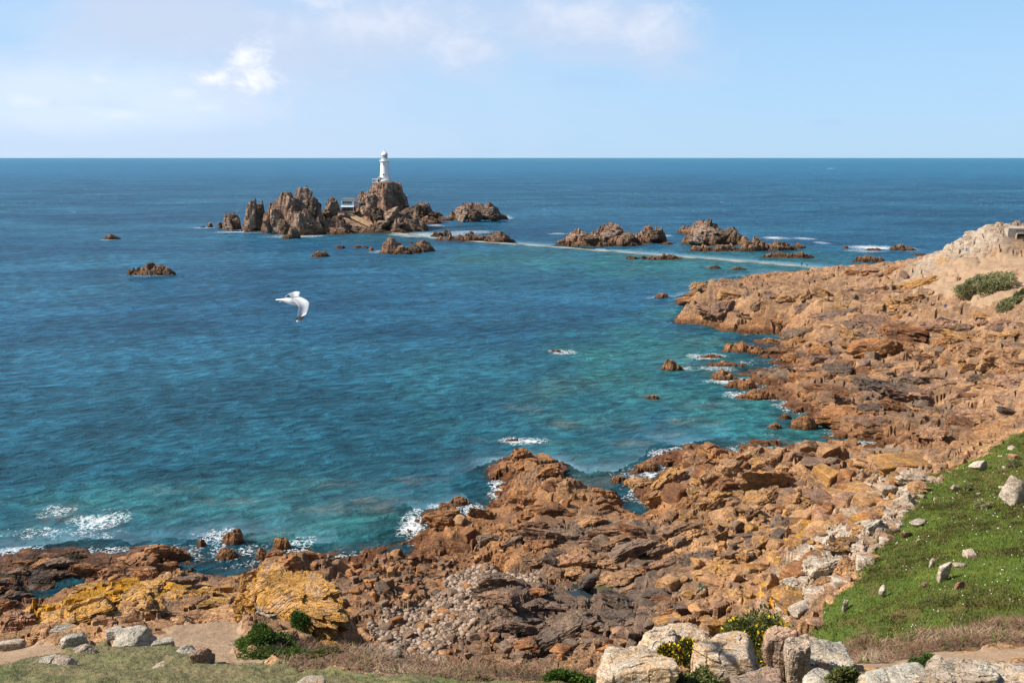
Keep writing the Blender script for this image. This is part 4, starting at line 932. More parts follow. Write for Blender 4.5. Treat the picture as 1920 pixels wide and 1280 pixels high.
tag(ribbon('causeway_ramp', rp, [4.2] * len(rp), M_RAMP, 1.2), 'tan concrete ramp down from the lighthouse building to the water', 'ramp', None, 'structure')
cw = [at_z(728, 434, 0.16), at_z(770, 440, 0.08), at_z(830, 447, 0.07), at_z(900, 452.5, 0.10), at_z(965, 457, 0.10), at_z(1070, 464.5, 0.07), at_z(1200, 475, 0.07), at_z(1330, 484.5, 0.08), at_z(1450, 494, 0.08), at_z(1520, 500.5, 0.10), at_z(1572, 506, 0.5), at_z(1590, 507, 1.6)]
cwp = smooth_path(cw, 10)
def bank(name, pts, mat):
    V = []; F = []; n = len(pts); P = [Vector(p) for p in pts]
    for i in range(n):
        d = P[min(i + 1, n - 1)] - P[max(i - 1, 0)]; d.z = 0; d.normalize(); s = Vector((-d.y, d.x, 0))
        w = 1.9 + 0.5 * math.sin(i * 0.7) + 0.4 * math.sin(i * 1.9); zt = 0.035 * math.sin(i * 1.3)
        for o, dz in ((-w - 6 - math.sin(i * .9), -1.3), (-w - 1.0, -0.25), (-w, -0.02), (0, 0.05), (w, -0.02), (w + 1.0, -0.25), (w + 6 + math.sin(i * 1.1), -1.3)):
            V.append(tuple(P[i] + s * o + Vector((0, 0, dz + (zt if dz > -0.1 else 0)))))
    for i in range(n - 1):
        for k in range(6): F.append((7 * i + k, 7 * i + 7 + k, 7 * i + 8 + k, 7 * i + 1 + k))
    me = bpy.data.meshes.new(name); me.from_pydata(V, [], F); me.update(); me.materials.append(mat)
    return add_obj(name, me)
tag(bank('causeway', cwp, M_WAY), 'pale half drowned causeway running out to the lighthouse', 'causeway', None, 'structure')

# ------------------------------------------------------------------ the lighthouse
M_WHITE = plain('white_paint', (0.80, 0.79, 0.76), 0.7, 0.05, 0.6)
M_WHITE2 = plain('white_render', (0.74, 0.73, 0.70), 0.8, 0.08, 0.6)
M_DARK = plain('dark_opening', (0.03, 0.032, 0.035), 0.5, 0.2, 1.0)
M_STONE = plain('foundation_stone', (0.13, 0.115, 0.10), 0.9, 0.35, 0.8)
M_GREYM = plain('grey_metal', (0.22, 0.23, 0.23), 0.5, 0.2, 1.0)
def glassm():
    m, g = newmat('lantern_glass'); g.out(g.bsdf((0.25, 0.28, 0.27), 0.08, None, 0.6)); return m
M_GLASS = glassm()
lh = empty('lighthouse', (TX, LY, TZ), 'white round lighthouse tower on top of the crag', 'lighthouse')
def off(rad, ang, z): return (rad * math.cos(ang), rad * math.sin(ang), z)
MB().lathe([(4.5, -1.6), (4.5, 0.0)], 40).build('foundation', M_STONE, lh, True)
MB().lathe([(4.35, 0.004), (4.35, 1.5), (4.1, 1.5), (4.1, 1.75), (3.5, 1.76)], 40).build('plinth', M_WHITE, lh)
MB().lathe([(3.25, 1.7), (3.08, 3.5), (2.85, 6.0), (2.62, 8.5), (2.48, 10.6), (2.44, 11.5), (2.55, 11.9), (2.95, 12.3)], 40).build('tower', M_WHITE, lh, True)
gal = MB().lathe([(3.1, 12.3), (3.1, 12.62), (2.2, 12.64)], 40).build('gallery', M_WHITE, lh)
r = MB()
for i in range(20):
    a = 2 * math.pi * i / 20; r.tube(off(3.0, a, 12.6), off(3.0, a, 13.6), 0.035, 5)
for zz in (13.1, 13.6):
    for i in range(20):
        r.tube(off(3.0, 2 * math.pi * i / 20, zz), off(3.0, 2 * math.pi * (i + 1) / 20, zz), 0.04, 5)
r.build('railing', M_WHITE, gal)
MB().lathe([(1.95, 12.6), (1.95, 13.7), (2.05, 13.75), (2.05, 13.9)], 32).build('lantern_base', M_WHITE, lh)
lan = MB().lathe([(1.62, 13.9), (1.62, 15.9)], 16, cap=False).build('lantern_glazing', M_GLASS, lh)
r = MB()
for i in range(16):
    a = 2 * math.pi * i / 16; b = 2 * math.pi * (i + 1) / 16
    r.tube(off(1.66, a, 13.9), off(1.66, b, 14.9), 0.05, 5); r.tube(off(1.66, b, 13.9), off(1.66, a, 14.9), 0.05, 5)
    r.tube(off(1.66, a, 14.9), off(1.66, b, 15.9), 0.05, 5); r.tube(off(1.66, b, 14.9), off(1.66, a, 15.9), 0.05, 5)
r.build('glazing_bar', M_WHITE, lan)
MB().lathe([(0.5, 13.9), (0.75, 14.4), (0.8, 15.0), (0.7, 15.5), (0.4, 15.8)], 16).build('lamp', plain('lens', (0.45, 0.47, 0.42), 0.2, 0.1), lh, True)
dome = MB().lathe([(1.95, 15.9), (1.95, 16.1), (1.75, 16.6), (1.35, 17.2), (0.8, 17.65), (0.4, 17.8), (0.36, 18.1), (0.5, 18.25), (0.4, 18.5), (0.05, 18.6)], 32).build('dome', M_WHITE, lh, True)
MB().tube((0, 0, 18.5), (0, 0, 19.4), 0.05, 6).build('finial', M_GREYM, dome)
MB().tube((1.5, -1.2, 13.8), (1.5, -1.2, 18.2), 0.05, 6).build('aerial', M_GREYM, lh)
for a, z, w, h in ((-1.75, 3.1, 0.75, 2.0), (-1.72, 10.2, 0.6, 0.85)):
    rad = 3.12 - z * 0.066; c = off(rad + 0.03, a, z + h / 2)
    o = MB().box((0, 0, 0), (w, 0.12, h)).build('window', M_DARK, lh, loc=c); o.rotation_euler = (0, 0, a + math.pi / 2)
    MB().box((0, -0.03, h / 2 + 0.08), (w + 0.3, 0.2, 0.14)).build('lintel', M_WHITE, o); MB().box((0, -0.03, -h / 2 - 0.08), (w + 0.3, 0.22, 0.14)).build('sill', M_WHITE, o)
an = MB().box((-5.6, -1.2, 1.0), (3.4, 3.6, 2.4)).build('store_room', M_WHITE2, lh)
MB().box((-5.6, -1.2, 2.25), (3.7, 3.9, 0.14)).build('store_roof', M_WHITE, an)
MB().box((-6.4, -3.03, 1.1), (0.5, 0.08, 0.7)).build('store_window', M_DARK, an)
MB().box((-3.3, -2.4, 1.6), (1.5, 2.6, 3.4)).build('porch', M_WHITE2, lh)
MB().box((-3.3, -3.73, 1.0), (0.85, 0.08, 1.8)).build('door', M_DARK, lh)
MB().box((-1.0, -4.6, 0.3), (3.4, 0.3, 1.3)).build('parapet_wall', M_WHITE2, lh)
MB().box((-1.6, -4.0, 0.2), (1.0, 0.6, 0.35)).box((-1.6, -3.6, 0.45), (1.0, 0.6, 0.35)).build('step', M_WHITE2, lh)

# stairs cut along the left flank of the crag
M_CONC = plain('weathered_concrete', (0.46, 0.40, 0.33), 0.9, 0.25, 0.7)
sa = Vector(at_y(706, 348.5, LY - 8)); sb = Vector(at_y(680, 376, LY - 11)); sc_ = Vector(at_y(664, 386, LY - 11))
st = empty('stairway', sc_, 'long concrete stair climbing the left flank of the lighthouse crag', 'stairs')
def loc_to(p): return tuple(Vector(p) - sc_)
stepm = MB().box((0, 0, 0), (0.6, 1.6, 0.5)).build('step', M_CONC, st, loc=loc_to(sb)).data
for i in range(1, 34):
    t = i / 33; add_obj('step', stepm, st, loc_to(sb.lerp(sa, t)))
for dy in (-1.0, 1.0):
    w = MB()
    for a, b in ((sc_, sb), (sb, sa)):
        pa = Vector(loc_to(a)); pb = Vector(loc_to(b)); ax = Vector((0, dy, 0))
        V = [pa + ax + Vector((0, -.15, -.7)), pb + ax + Vector((0, -.15, -.7)), pb + ax + Vector((0, -.15, .4)), pa + ax + Vector((0, -.15, .4))]
        V += [v + Vector((0, .3, 0)) for v in V]
        w.raw(V, [(0, 1, 2, 3), (7, 6, 5, 4), (0, 3, 7, 4), (1, 5, 6, 2), (3, 2, 6, 7), (0, 4, 5, 1)])
    w.build('side_wall', M_CONC, st)

# the keepers' building
kb = empty('keepers_house', (BX, BY, BZ), 'white flat roofed house with five windows beside the ramp', 'house')
M_BRICK = plain('brown_masonry', (0.24, 0.15, 0.105), 0.9, 0.3, 2.0)
M_AWN = plain('pale_blue_awning', (0.42, 0.52, 0.58), 0.6, 0.1, 1.0)
MB().box((0, 0, 1.75), (7.0, 6.0, 3.6)).build('lower_wall', M_BRICK, kb)
MB().box((0, 0, 5.45), (7.4, 6.4, 3.8)).build('upper_wall', M_WHITE, kb)
MB().box((0, 0, 7.48), (7.8, 6.8, 0.26)).build('roof', M_GREYM, kb)
for i in range(5):
    wx = -2.55 + i * 1.12
    o = MB().box((wx, -3.2, 5.35), (0.82, 0.10, 1.55)).build('window', M_DARK, kb)
    MB().box((wx, -3.26, 4.5), (0.95, 0.2, 0.1)).build('sill', M_WHITE, o)
MB().raw([(-3.8, -3.2, 3.75), (3.8, -3.2, 3.75), (3.8, -5.0, 2.95), (-3.8, -5.0, 2.95), (-3.8, -3.2, 3.63), (3.8, -3.2, 3.63), (3.8, -5.0, 2.83), (-3.8, -5.0, 2.83)],
         [(3, 2, 1, 0), (4, 5, 6, 7), (0, 1, 5, 4), (2, 3, 7, 6), (1, 2, 6, 5), (3, 0, 4, 7)]).build('awning', M_AWN, kb)
for px_ in (-3.6, 3.6):
    MB().box((px_, -4.85, 1.4), (0.2, 0.2, 2.9)).build('post', M_WHITE, kb)
MB().box((0.4, -3.03, 1.1), (1.1, 0.1, 2.1)).build('door', plain('green_door', (0.05, 0.12, 0.09), 0.6), kb)
MB().box((-2.2, -3.03, 1.6), (1.2, 0.1, 1.1)).build('window', M_DARK, kb)
MB().box((5.0, 0.6, 4.2), (2.8, 4.0, 3.6)).build('side_wing', M_WHITE2, kb)
MB().box((5.0, -1.46, 4.5), (0.9, 0.1, 1.3)).build('window', M_DARK, kb)
MB().box((-0.5, -6.4, 0.2), (10.5, 0.4, 1.0)).build('terrace_wall', M_CONC, kb)
hut = empty('store_hut', (HX, HY, HZ), 'small beige flat roofed hut right of the white house', 'hut')
MB().box((0, 0, 1.25), (4.2, 3.6, 2.7)).build('wall', plain('beige_render', (0.42, 0.34, 0.24), 0.9, 0.15), hut)
MB().box((0, 0, 2.68), (4.5, 3.9, 0.18)).build('roof', M_CONC, hut)
MB().box((-1.0, -1.83, 1.0), (0.8, 0.08, 1.8)).build('door', M_DARK, hut)

# ------------------------------------------------------------------ boulders and outcrops
def rock_verts(seed, n=16, planes=13, sharp=16.0, noise=0.06, block=0.0, strata=0.0):
    rng = np.random.RandomState(seed); V = []; F = []
    g = np.tan(np.linspace(-1, 1, n + 1) * math.pi / 4)
    a, b = np.meshgrid(g, g); o = np.ones_like(a)
    faces = [(a, b, o), (-a, b, -o), (o, b, -a), (-o, b, a), (a, o, -b), (a, -o, b)]
    idx = np.arange((n + 1) ** 2).reshape(n + 1, n + 1)
    for i, f in enumerate(faces):
        V.append(np.stack([q.ravel() for q in f], 1)); k = idx + i * (n + 1) ** 2
        F.append(np.stack([k[:-1, :-1], k[:-1, 1:], k[1:, 1:], k[1:, :-1]], -1).reshape(-1, 4))
    V = np.concatenate(V); F = np.concatenate(F)
    V /= np.linalg.norm(V, axis=1)[:, None]
    key = np.round(V, 5); _, first, inv = np.unique(key, axis=0, return_index=True, return_inverse=True)
    V = V[first]; F = inv.ravel()[F]
    N = rng.normal(size=(planes, 3)); N = np.concatenate([N, np.array([[1, .1, .1], [-1, .1, 0], [0, 1, .1], [.1, -1, 0], [0, .1, 1], [0, 0, -1]]) + rng.normal(size=(6, 3)) * 0.22])
    N /= np.linalg.norm(N, axis=1)[:, None]; d = rng.uniform(0.72, 1.05, len(N))
    s = np.maximum(V @ N.T, 0) / d
    r = (s ** sharp).sum(1) ** (-1 / sharp)
    P = V * r[:, None]
    if strata:
        ax = rng.normal(size=3); ax[2] += 1.5; ax /= np.linalg.norm(ax)
        t = P @ ax * 7 + 1.2 * fbm3(P, 2.0, seed + 9, 2); P = P * (1 - strata * (np.abs((t % 1) - 0.5) < 0.10)[:, None] * 0.6 + strata * (_h(np.floor(t), np.floor(t) * 0, seed) - 0.5)[:, None])
    if block:
        q = P + 0.25 * fbm3(P, 2.5, seed, 2)[:, None]
        c = np.floor(q * 2.6 + rng.uniform(0, 1, 3)); P = P * (1 + block * (_h(c[:, 0], c[:, 1], seed, c[:, 2]) - 0.5)[:, None])
    P = P * (1 + noise * 2 * fbm3(P, 1.6, seed + 3, 5, 0.55))[:, None]
    return P, F

def hull_mesh(seed, mat, npts=13):
    rng = random.Random(seed); bm = bmesh.new()
    if seed % 2:
        for c in range(8):
            v = Vector(((c & 1) * 2 - 1, (c >> 1 & 1) * 2 - 1, (c >> 2) * 2 - 1))
            bm.verts.new([q * rng.uniform(0.62, 1.0) for q in v])
        for c in range(3): bm.verts.new((rng.uniform(-.5, .5), rng.uniform(-.5, .5), rng.choice((-1, 1)) * rng.uniform(.9, 1.05)))
        npts = 0
    for i in range(npts):
        v = Vector((rng.gauss(0, 1), rng.gauss(0, 1), rng.gauss(0, 1))).normalized()
        m = max(abs(v.x), abs(v.y), abs(v.z)); v = v.lerp(v / m, 0.75) * rng.uniform(0.8, 1.0)
        bm.verts.new(v)
    r = bmesh.ops.convex_hull(bm, input=bm.verts)
    bmesh.ops.delete(bm, geom=[e for e in r['geom_interior'] if isinstance(e, bmesh.types.BMVert)], context='VERTS')
    bmesh.ops.dissolve_limit(bm, angle_limit=0.22, verts=bm.verts, edges=bm.edges)
    bmesh.ops.bevel(bm, geom=list(bm.edges), offset=0.10, segments=1, affect='EDGES', clamp_overlap=True)
    bmesh.ops.triangulate(bm, faces=bm.faces)
    me = bpy.data.meshes.new('boulder'); bm.to_mesh(me); bm.free(); me.materials.append(mat)
    return me

M_B = {'tan': rock_mat('boulder_tan', TAN, False, 1.3), 'pink': rock_mat('boulder_pink', PINK, False, 1.3), 'brown': rock_mat('boulder_brown', BROWN, False, 1.4), 'dark': rock_mat('boulder_dark', DARKR, False, 1.4),
       'pale': rock_mat('boulder_pale', PALE, False, 1.5, pale=0.6), 'lich': rock_mat('boulder_lichen', TAN, False, 1.3, lichen=0.52), 'yellow': rock_mat('lichen_slab', TAN, False, 1.2, lichen=0.68, pale=0.2, bump=1.0),
       'grey': rock_mat('boulder_grey_lichen', GREYL, False, 2.2, pale=0.5), 'greyl': rock_mat('boulder_grey_orange_lichen', GREYL, False, 2.0, pale=0.5, lichen=0.25),
       'white': rock_mat('boulder_white_lichen', PALE, False, 2.4, pale=0.62, lichen=0.36), 'red': rock_mat('boulder_red', PINK, False, 2.0, pale=0.25)}
HULLS = {k: [hull_mesh(100 * i + j, M_B[k], 11 + j % 5) for j in range(7)] for i, k in enumerate(('tan', 'pink', 'brown', 'dark', 'pale', 'lich'))}

SPOTS = []      # x, y, size, kind, rng stuff
def scatter(poly, n, smin, smax, kinds, seed, power=2.4, owner='rocky_shore'):
    p = poly_w(poly); rng = np.random.RandomState(seed); lo = p.min(0); hi = p.max(0); got = 0
    while got < n:
        q = rng.uniform(lo, hi, (n * 2, 2)); q = q[poly_sd(p, q[:, 0], q[:, 1]) > 0][: n - got]
        for x, y in q:
            SPOTS.append((x, y, smin + (smax - smin) * rng.rand() ** power, kinds[rng.randint(len(kinds))], rng.randint(1 << 30), owner))
        got += len(q)
# right hand boulder field, below the turf
scatter([(1440, 940), (1520, 900), (1640, 870), (1700, 890), (1680, 950), (1600, 1010), (1560, 1050), (1500, 1080), (1440, 1070), (1400, 1010)], 230, 0.4, 2.5, ['tan', 'tan', 'pink', 'lich', 'tan', 'brown'], 1)
scatter([(1340, 1010), (1440, 960), (1480, 1010), (1440, 1090), (1340, 1110), (1300, 1080)], 90, 0.4, 2.1, ['tan', 'brown', 'dark', 'tan', 'lich'], 2)
scatter([(1250, 1120), (1380, 1080), (1470, 1100), (1420, 1150), (1280, 1150)], 70, 0.3, 1.0, ['tan', 'pink', 'lich', 'tan'], 3)
scatter([(1600, 880), (1690, 875), (1720, 900), (1680, 960), (1610, 960)], 36, 0.4, 1.3, ['pale', 'pale', 'tan'], 4)
# boulders along the near foot of the cove and on the pebbles
scatter([(760, 1215), (850, 1195), (980, 1205), (1200, 1190), (1260, 1150), (1280, 1190), (1180, 1228), (900, 1232), (780, 1232)], 130, 0.35, 1.35, ['dark', 'brown', 'tan', 'pink', 'dark'], 5, 2.0)
scatter([(690, 1172), (800, 1120), (900, 1090), (880, 1140), (890, 1190), (790, 1225), (720, 1215)], 90, 0.3, 1.3, ['dark', 'brown', 'dark', 'tan'], 6, 2.4, 'pebble_beach')
# orange boulders at the tide's edge
scatter([(655, 1075), (700, 1045), (760, 1050), (830, 1050), (880, 1050), (860, 1075), (800, 1105), (720, 1145), (670, 1130)], 300, 0.3, 1.25, ['brown', 'brown', 'tan', 'brown', 'dark'], 7, 2.0)
scatter([(860, 1010), (980, 990), (1010, 1060), (960, 1085), (860, 1070)], 60, 0.25, 0.8, ['brown', 'tan'], 8)
scatter([(1190, 900), (1330, 860), (1480, 880), (1440, 960), (1300, 990), (1240, 960)], 70, 0.3, 1.4, ['tan', 'brown', 'pink', 'tan'], 9, 2.6)
scatter([(1230, 920), (1300, 860), (1480, 870), (1500, 930), (1420, 1000), (1280, 1000)], 16, 1.4, 3.4, ['tan', 'tan', 'pink', 'brown'], 19, 1.6)
scatter([(1100, 1000), (1250, 990), (1340, 1060), (1240, 1130), (1120, 1080)], 9, 1.2, 2.6, ['tan', 'dark', 'dark', 'brown'], 20, 1.6)
scatter([(950, 880), (1080, 880), (1100, 940), (960, 1000), (820, 1000)], 16, 0.8, 2.2, ['brown', 'brown', 'tan'], 21, 1.8)
# left shore and ledge
scatter([(170, 1060), (320, 1050), (330, 1085), (200, 1095)], 60, 0.3, 1.2, ['brown', 'brown', 'pink'], 10)
scatter([(80, 1160), (200, 1105), (420, 1090), (430, 1140), (300, 1165), (120, 1205)], 110, 0.2, 0.9, ['lich', 'tan', 'lich', 'pink'], 11)
scatter([(440, 1085), (600, 1085), (640, 1130), (560, 1120)], 24, 0.25, 0.8, ['lich', 'lich', 'dark'], 12)
scatter([(480, 1065), (620, 1040), (640, 1070), (520, 1080)], 40, 0.3, 1.3, ['brown', 'pink', 'brown'], 13)
# headland
scatter([(1500, 700), (1640, 640), (1780, 600), (1900, 620), (1900, 760), (1760, 800), (1600, 780)], 60, 0.7, 2.8, ['pink', 'tan', 'pink', 'dark'], 14, 2.8, 'rocky_headland')
scatter([(1500, 660), (1560, 610), (1700, 590), (1720, 640), (1600, 690), (1520, 700)], 50, 0.7, 3.2, ['pink', 'brown', 'dark', 'tan'], 15, 2.6, 'rocky_headland')
scatter([(1600, 545), (1700, 520), (1780, 570), (1700, 600), (1600, 590)], 60, 0.6, 2.2, ['tan', 'tan', 'pink'], 16, 2.6, 'rocky_headland')
# stones in the turf
scatter([(1560, 1110), (1680, 1000), (1760, 900), (1900, 830), (1910, 1000), (1800, 1080), (1640, 1130)], 24, 0.25, 0.8, ['pale', 'pale', 'pink', 'tan'], 17, 2.2, 'grass_slope')
scatter([(1550, 1120), (1640, 1040), (1720, 930), (1750, 905), (1690, 985), (1620, 1075)], 60, 0.3, 1.0, ['pale', 'tan', 'pale', 'pink'], 18, 2.0, 'rocky_shore')

def place_boulders():
    xs = np.array([s[0] for s in SPOTS], np.float32); ys = np.array([s[1] for s in SPOTS], np.float32)
    hs = land_h(xs, ys)
    app = [s[2] / math.hypot(s[0], s[1]) for s in SPOTS]
    order = sorted(range(len(SPOTS)), key=lambda i: -app[i])
    count = {}; restV = []; restF = []; restM = []; no = 0
    kinds = list(HULLS)
    for i in order:
        x, y, s, k, sd, own = SPOTS[i]; rng = random.Random(sd)
        if hs[i] < -0.3: continue
        sc = (s * 0.5 * rng.uniform(0.85, 1.35), s * 0.5 * rng.uniform(0.75, 1.1), s * 0.5 * rng.uniform(0.6, 0.95))
        eu = Euler((rng.gauss(0, 0.20), rng.gauss(0, 0.20), rng.uniform(0, 6.28) if s < 1.1 else 0.62 + rng.gauss(0, 0.22) + rng.choice((0, 1.57))))
        me = HULLS[k][rng.randrange(7)]; loc = (x, y, float(hs[i]) + sc[2] * (-0.05 if own == 'grass_slope' else 0.30 if s < 1.4 else 0.12))
        if count.get('n', 0) < 296:
            add_obj('boulder', me, LAND[own], loc, eu, sc); count['n'] = count.get('n', 0) + 1
        else:
            M = Matrix.LocRotScale(Vector(loc), eu, Vector(sc))
            V = np.array([M @ v.co for v in me.vertices]); F = np.array([p.vertices[:] for p in me.polygons])
            restV.append(V); restF.append(F + no); restM.append(np.full(len(F), kinds.index(k))); no += len(V)
    me = mk_mesh('rubble', np.concatenate(restV), np.concatenate(restF), [M_B[k] for k in kinds], False, None, np.concatenate(restM))
    tag(add_obj('rubble', me, LAND['rocky_shore']), 'loose rubble lying over the shore and headland', None, None, 'stuff')
place_boulders()

def big_rock(px, pyb, wpx, hpx, kind, label, seed, dk=0.85, rz=0.0, tilt=0.0, n=30, noise=0.07, block=0.0, strata=0.0, sink=0.18, sharp=12.0, planes=12, cat='boulder', group=None, D=None, name='boulder', lean=0.0):
    """A single rock whose foot is seen at (px, pyb) and which shows wpx by hpx pixels."""
    xy = hit(px, min(pyb, 1330)) if D is None else np.array(at_y(px, pyb, D)[:2])
    dist = math.hypot(xy[1], EYE - 22 if xy[1] < 60 else EYE); u = px_size(dist)
    w = wpx * u / 2; h = hpx * u; d = w * dk
    c = xy + np.array([xy[0], xy[1]]) / np.hypot(*xy) * d * 0.6
    zb = min(float(base_h(np.array([c[0]]), np.array([c[1]]))[0]), float(base_h(np.array([xy[0]]), np.array([xy[1]]))[0]) + 0.5 * h) if D is None else at_y(px, pyb, D)[2]
    # rise in view: the far side sits higher up the picture, so part of hpx is the top face
    hz = max(h * 0.95 - d * 0.5, h * 0.45) / 2 * (1 + sink)
    V, F = rock_verts(seed, n, planes, sharp, noise, block, strata)
    me = mk_mesh(name, V, F, [M_B[kind]], True)
    o = add_obj(name, me, None, (c[0], c[1], zb + hz * (1 - 2 * sink)), (tilt, lean, rz), (w, d, hz))
    me.polygons.foreach_set('use_smooth', np.full(len(me.polygons), False, bool))
    return tag(o, label, cat, group)

LG = 'grey lichened boulders on the clifftop turf, left'
for a in [
    (250, 1222, 80, 62, 'greyl', 'largest grey boulder on the left turf, orange lichen on its peak', 1, .9, .3), (216, 1196, 30, 28, 'grey', 'small rounded grey boulder against the left of the largest one', 2),
    (120, 1188, 56, 18, 'grey', 'long thin grey slab below the yellow ledge on the left', 3), (127, 1196, 44, 34, 'grey', 'pinkish grey hump right of the long thin slab', 4), (136, 1222, 46, 46, 'grey', 'tall grey boulder with pale streaks in the left cluster', 5, .8, .5),
    (160, 1236, 44, 34, 'grey', 'round shadowed boulder at the right of the left cluster', 6), (82, 1250, 34, 22, 'grey', 'low pale boulder at the bottom of the left cluster', 7), (118, 1252, 42, 26, 'grey', 'low pale boulder beside the bottom one in the left cluster', 8),
    (22, 1216, 44, 28, 'grey', 'lone grey boulder at the left edge of the picture', 9), (306, 1220, 42, 34, 'grey', 'dark grey boulder right of the largest grey boulder', 10), (346, 1232, 40, 30, 'grey', 'middle boulder of the row leading to the path', 11, .8, .4),
    (378, 1246, 40, 40, 'red', 'pinkish last boulder of the row next to the path', 12, .7), (236, 1232, 24, 20, 'grey', 'small boulder at the foot of the largest grey one', 13), (254, 1238, 24, 14, 'grey', 'flat stone at the foot of the largest grey one', 14),
    (296, 1254, 22, 12, 'white', 'small white stone in the turf below the grey row', 15), (66, 1256, 12, 8, 'pale', 'tiny orange stone at the lower left of the turf', 16)]:
    big_rock(*a[:7], dk=a[7] if len(a) > 7 else .85, rz=a[8] if len(a) > 8 else .2, n=36, noise=.17, block=.08, sharp=16, planes=8, group=LG)
big_rock(582, 1292, 58, 30, 'white', 'white boulder poking up at the bottom edge of the turf', 20, noise=.08, n=24)
YG = 'yellow lichened outcrops of the left ledge'
for a in [
    (555, 1176, 200, 96, 'yellow', 'great slanting slab covered in yellow lichen above the dark drop', 31, .7, -.25, .10, .12), (470, 1160, 52, 66, 'yellow', 'upright yellow knob at the left end of the great slab', 32, .8, .2, 0, 0), (462, 1108, 26, 34, 'yellow', 'small yellow horn behind the upright knob', 33, .8, .2, 0, 0),
    (520, 1170, 66, 40, 'greyl', 'dark sided block in front of the great slab', 34, .6, .1, 0, 0), (150, 1180, 130, 70, 'yellow', 'leftmost yellow outcrop of the ledge', 35, .8, .5, .1, -.1), (238, 1162, 110, 64, 'yellow', 'middle yellow outcrop of the ledge', 36, .8, .4, .1, -.1),
    (272, 1116, 74, 36, 'yellow', 'low yellow outcrop at the seaward brink of the ledge', 37, .8, .2, 0, 0), (168, 1112, 60, 26, 'yellow', 'flat yellow outcrop above the dark tide pool', 38, .8, .3, 0, 0), (382, 1124, 50, 34, 'yellow', 'squarish yellow block left of the upright knob', 39, .8, .1, 0, 0),
    (330, 1122, 46, 20, 'yellow', 'low yellow slab in the middle of the ledge', 40, .8, 0, 0, 0), (392, 1136, 62, 20, 'yellow', 'flat yellow slab at the edge of the gravel', 41, .7, .1, 0, 0), (90, 1196, 60, 40, 'tan', 'bare tan outcrop at the lower left of the ledge', 42, .8, .4, 0, 0), (30, 1180, 60, 50, 'pink', 'brown outcrop at the left edge of the ledge', 43, .9, .2, 0, 0), (355, 1094, 40, 22, 'dark', 'dark lump on the seaward brink of the ledge', 44, .8, 0, 0, 0)]:
    big_rock(*a[:7], dk=a[7], rz=a[8], tilt=a[9], lean=a[10], n=60 if a[2] > 100 else 34, noise=.20, strata=.07, block=.30, sharp=20, planes=7, cat='outcrop', group=YG, name='outcrop')
FG = 'pale boulders in the right foreground'
for a in [
    (1188, 1305, 130, 112, 'white', 'large white boulder at the bottom left of the gorse', 51, .9, .2), (1240, 1255, 90, 90, 'white', 'white boulder with orange top left of the small gorse', 52, .8, .5), (1280, 1246, 110, 112, 'white', 'domed white boulder behind the small gorse, yellow crest', 53, .8, -.2),
    (1350, 1285, 122, 108, 'white', 'broad white slab right of the small gorse', 54, .7, -.35), (1345, 1190, 60, 40, 'lich', 'yellow lichened block behind the broad white slab', 55, .8, .2), (1250, 1180, 60, 34, 'lich', 'orange topped ledge behind the white domed boulder', 56, .8, .4), (1452, 1265, 50, 110, 'red', 'upright red split rock under the large gorse', 57, .8, .2),
    (1496, 1275, 44, 90, 'greyl', 'narrow lichened column beside the split rock', 58, .8, .1), (1546, 1258, 92, 66, 'grey', 'round grey green boulder at the foot of the turf slope', 59, .9, .1), (1512, 1222, 48, 34, 'white', 'pale boulder peeping between the column and the round boulder', 60, .8, .1),
    (1540, 1292, 80, 36, 'grey', 'low boulder at the bottom edge under the round boulder', 61, .8, 0), (1700, 1310, 130, 72, 'grey', 'greenish boulder at the bottom edge, left of the orange spotted one', 62, .8, 0), (1790, 1312, 100, 90, 'greyl', 'boulder with a bright orange lichen spot at the bottom edge', 63, .85, -.2),
    (1895, 1312, 110, 72, 'white', 'white boulder in the bottom right corner', 64, .8, .1), (1420, 1300, 90, 50, 'red', 'reddish broken rock below the split rock', 65, .7, .2), (1640, 1300, 60, 44, 'white', 'pale ledge at the bottom edge below the bracken', 66, .8, .1)]:
    big_rock(*a[:7], dk=a[7], rz=a[8], n=64, noise=.15, block=.10, sharp=20.0, planes=7, group=FG)
MG = 'rocks at the foot of the turf slope'
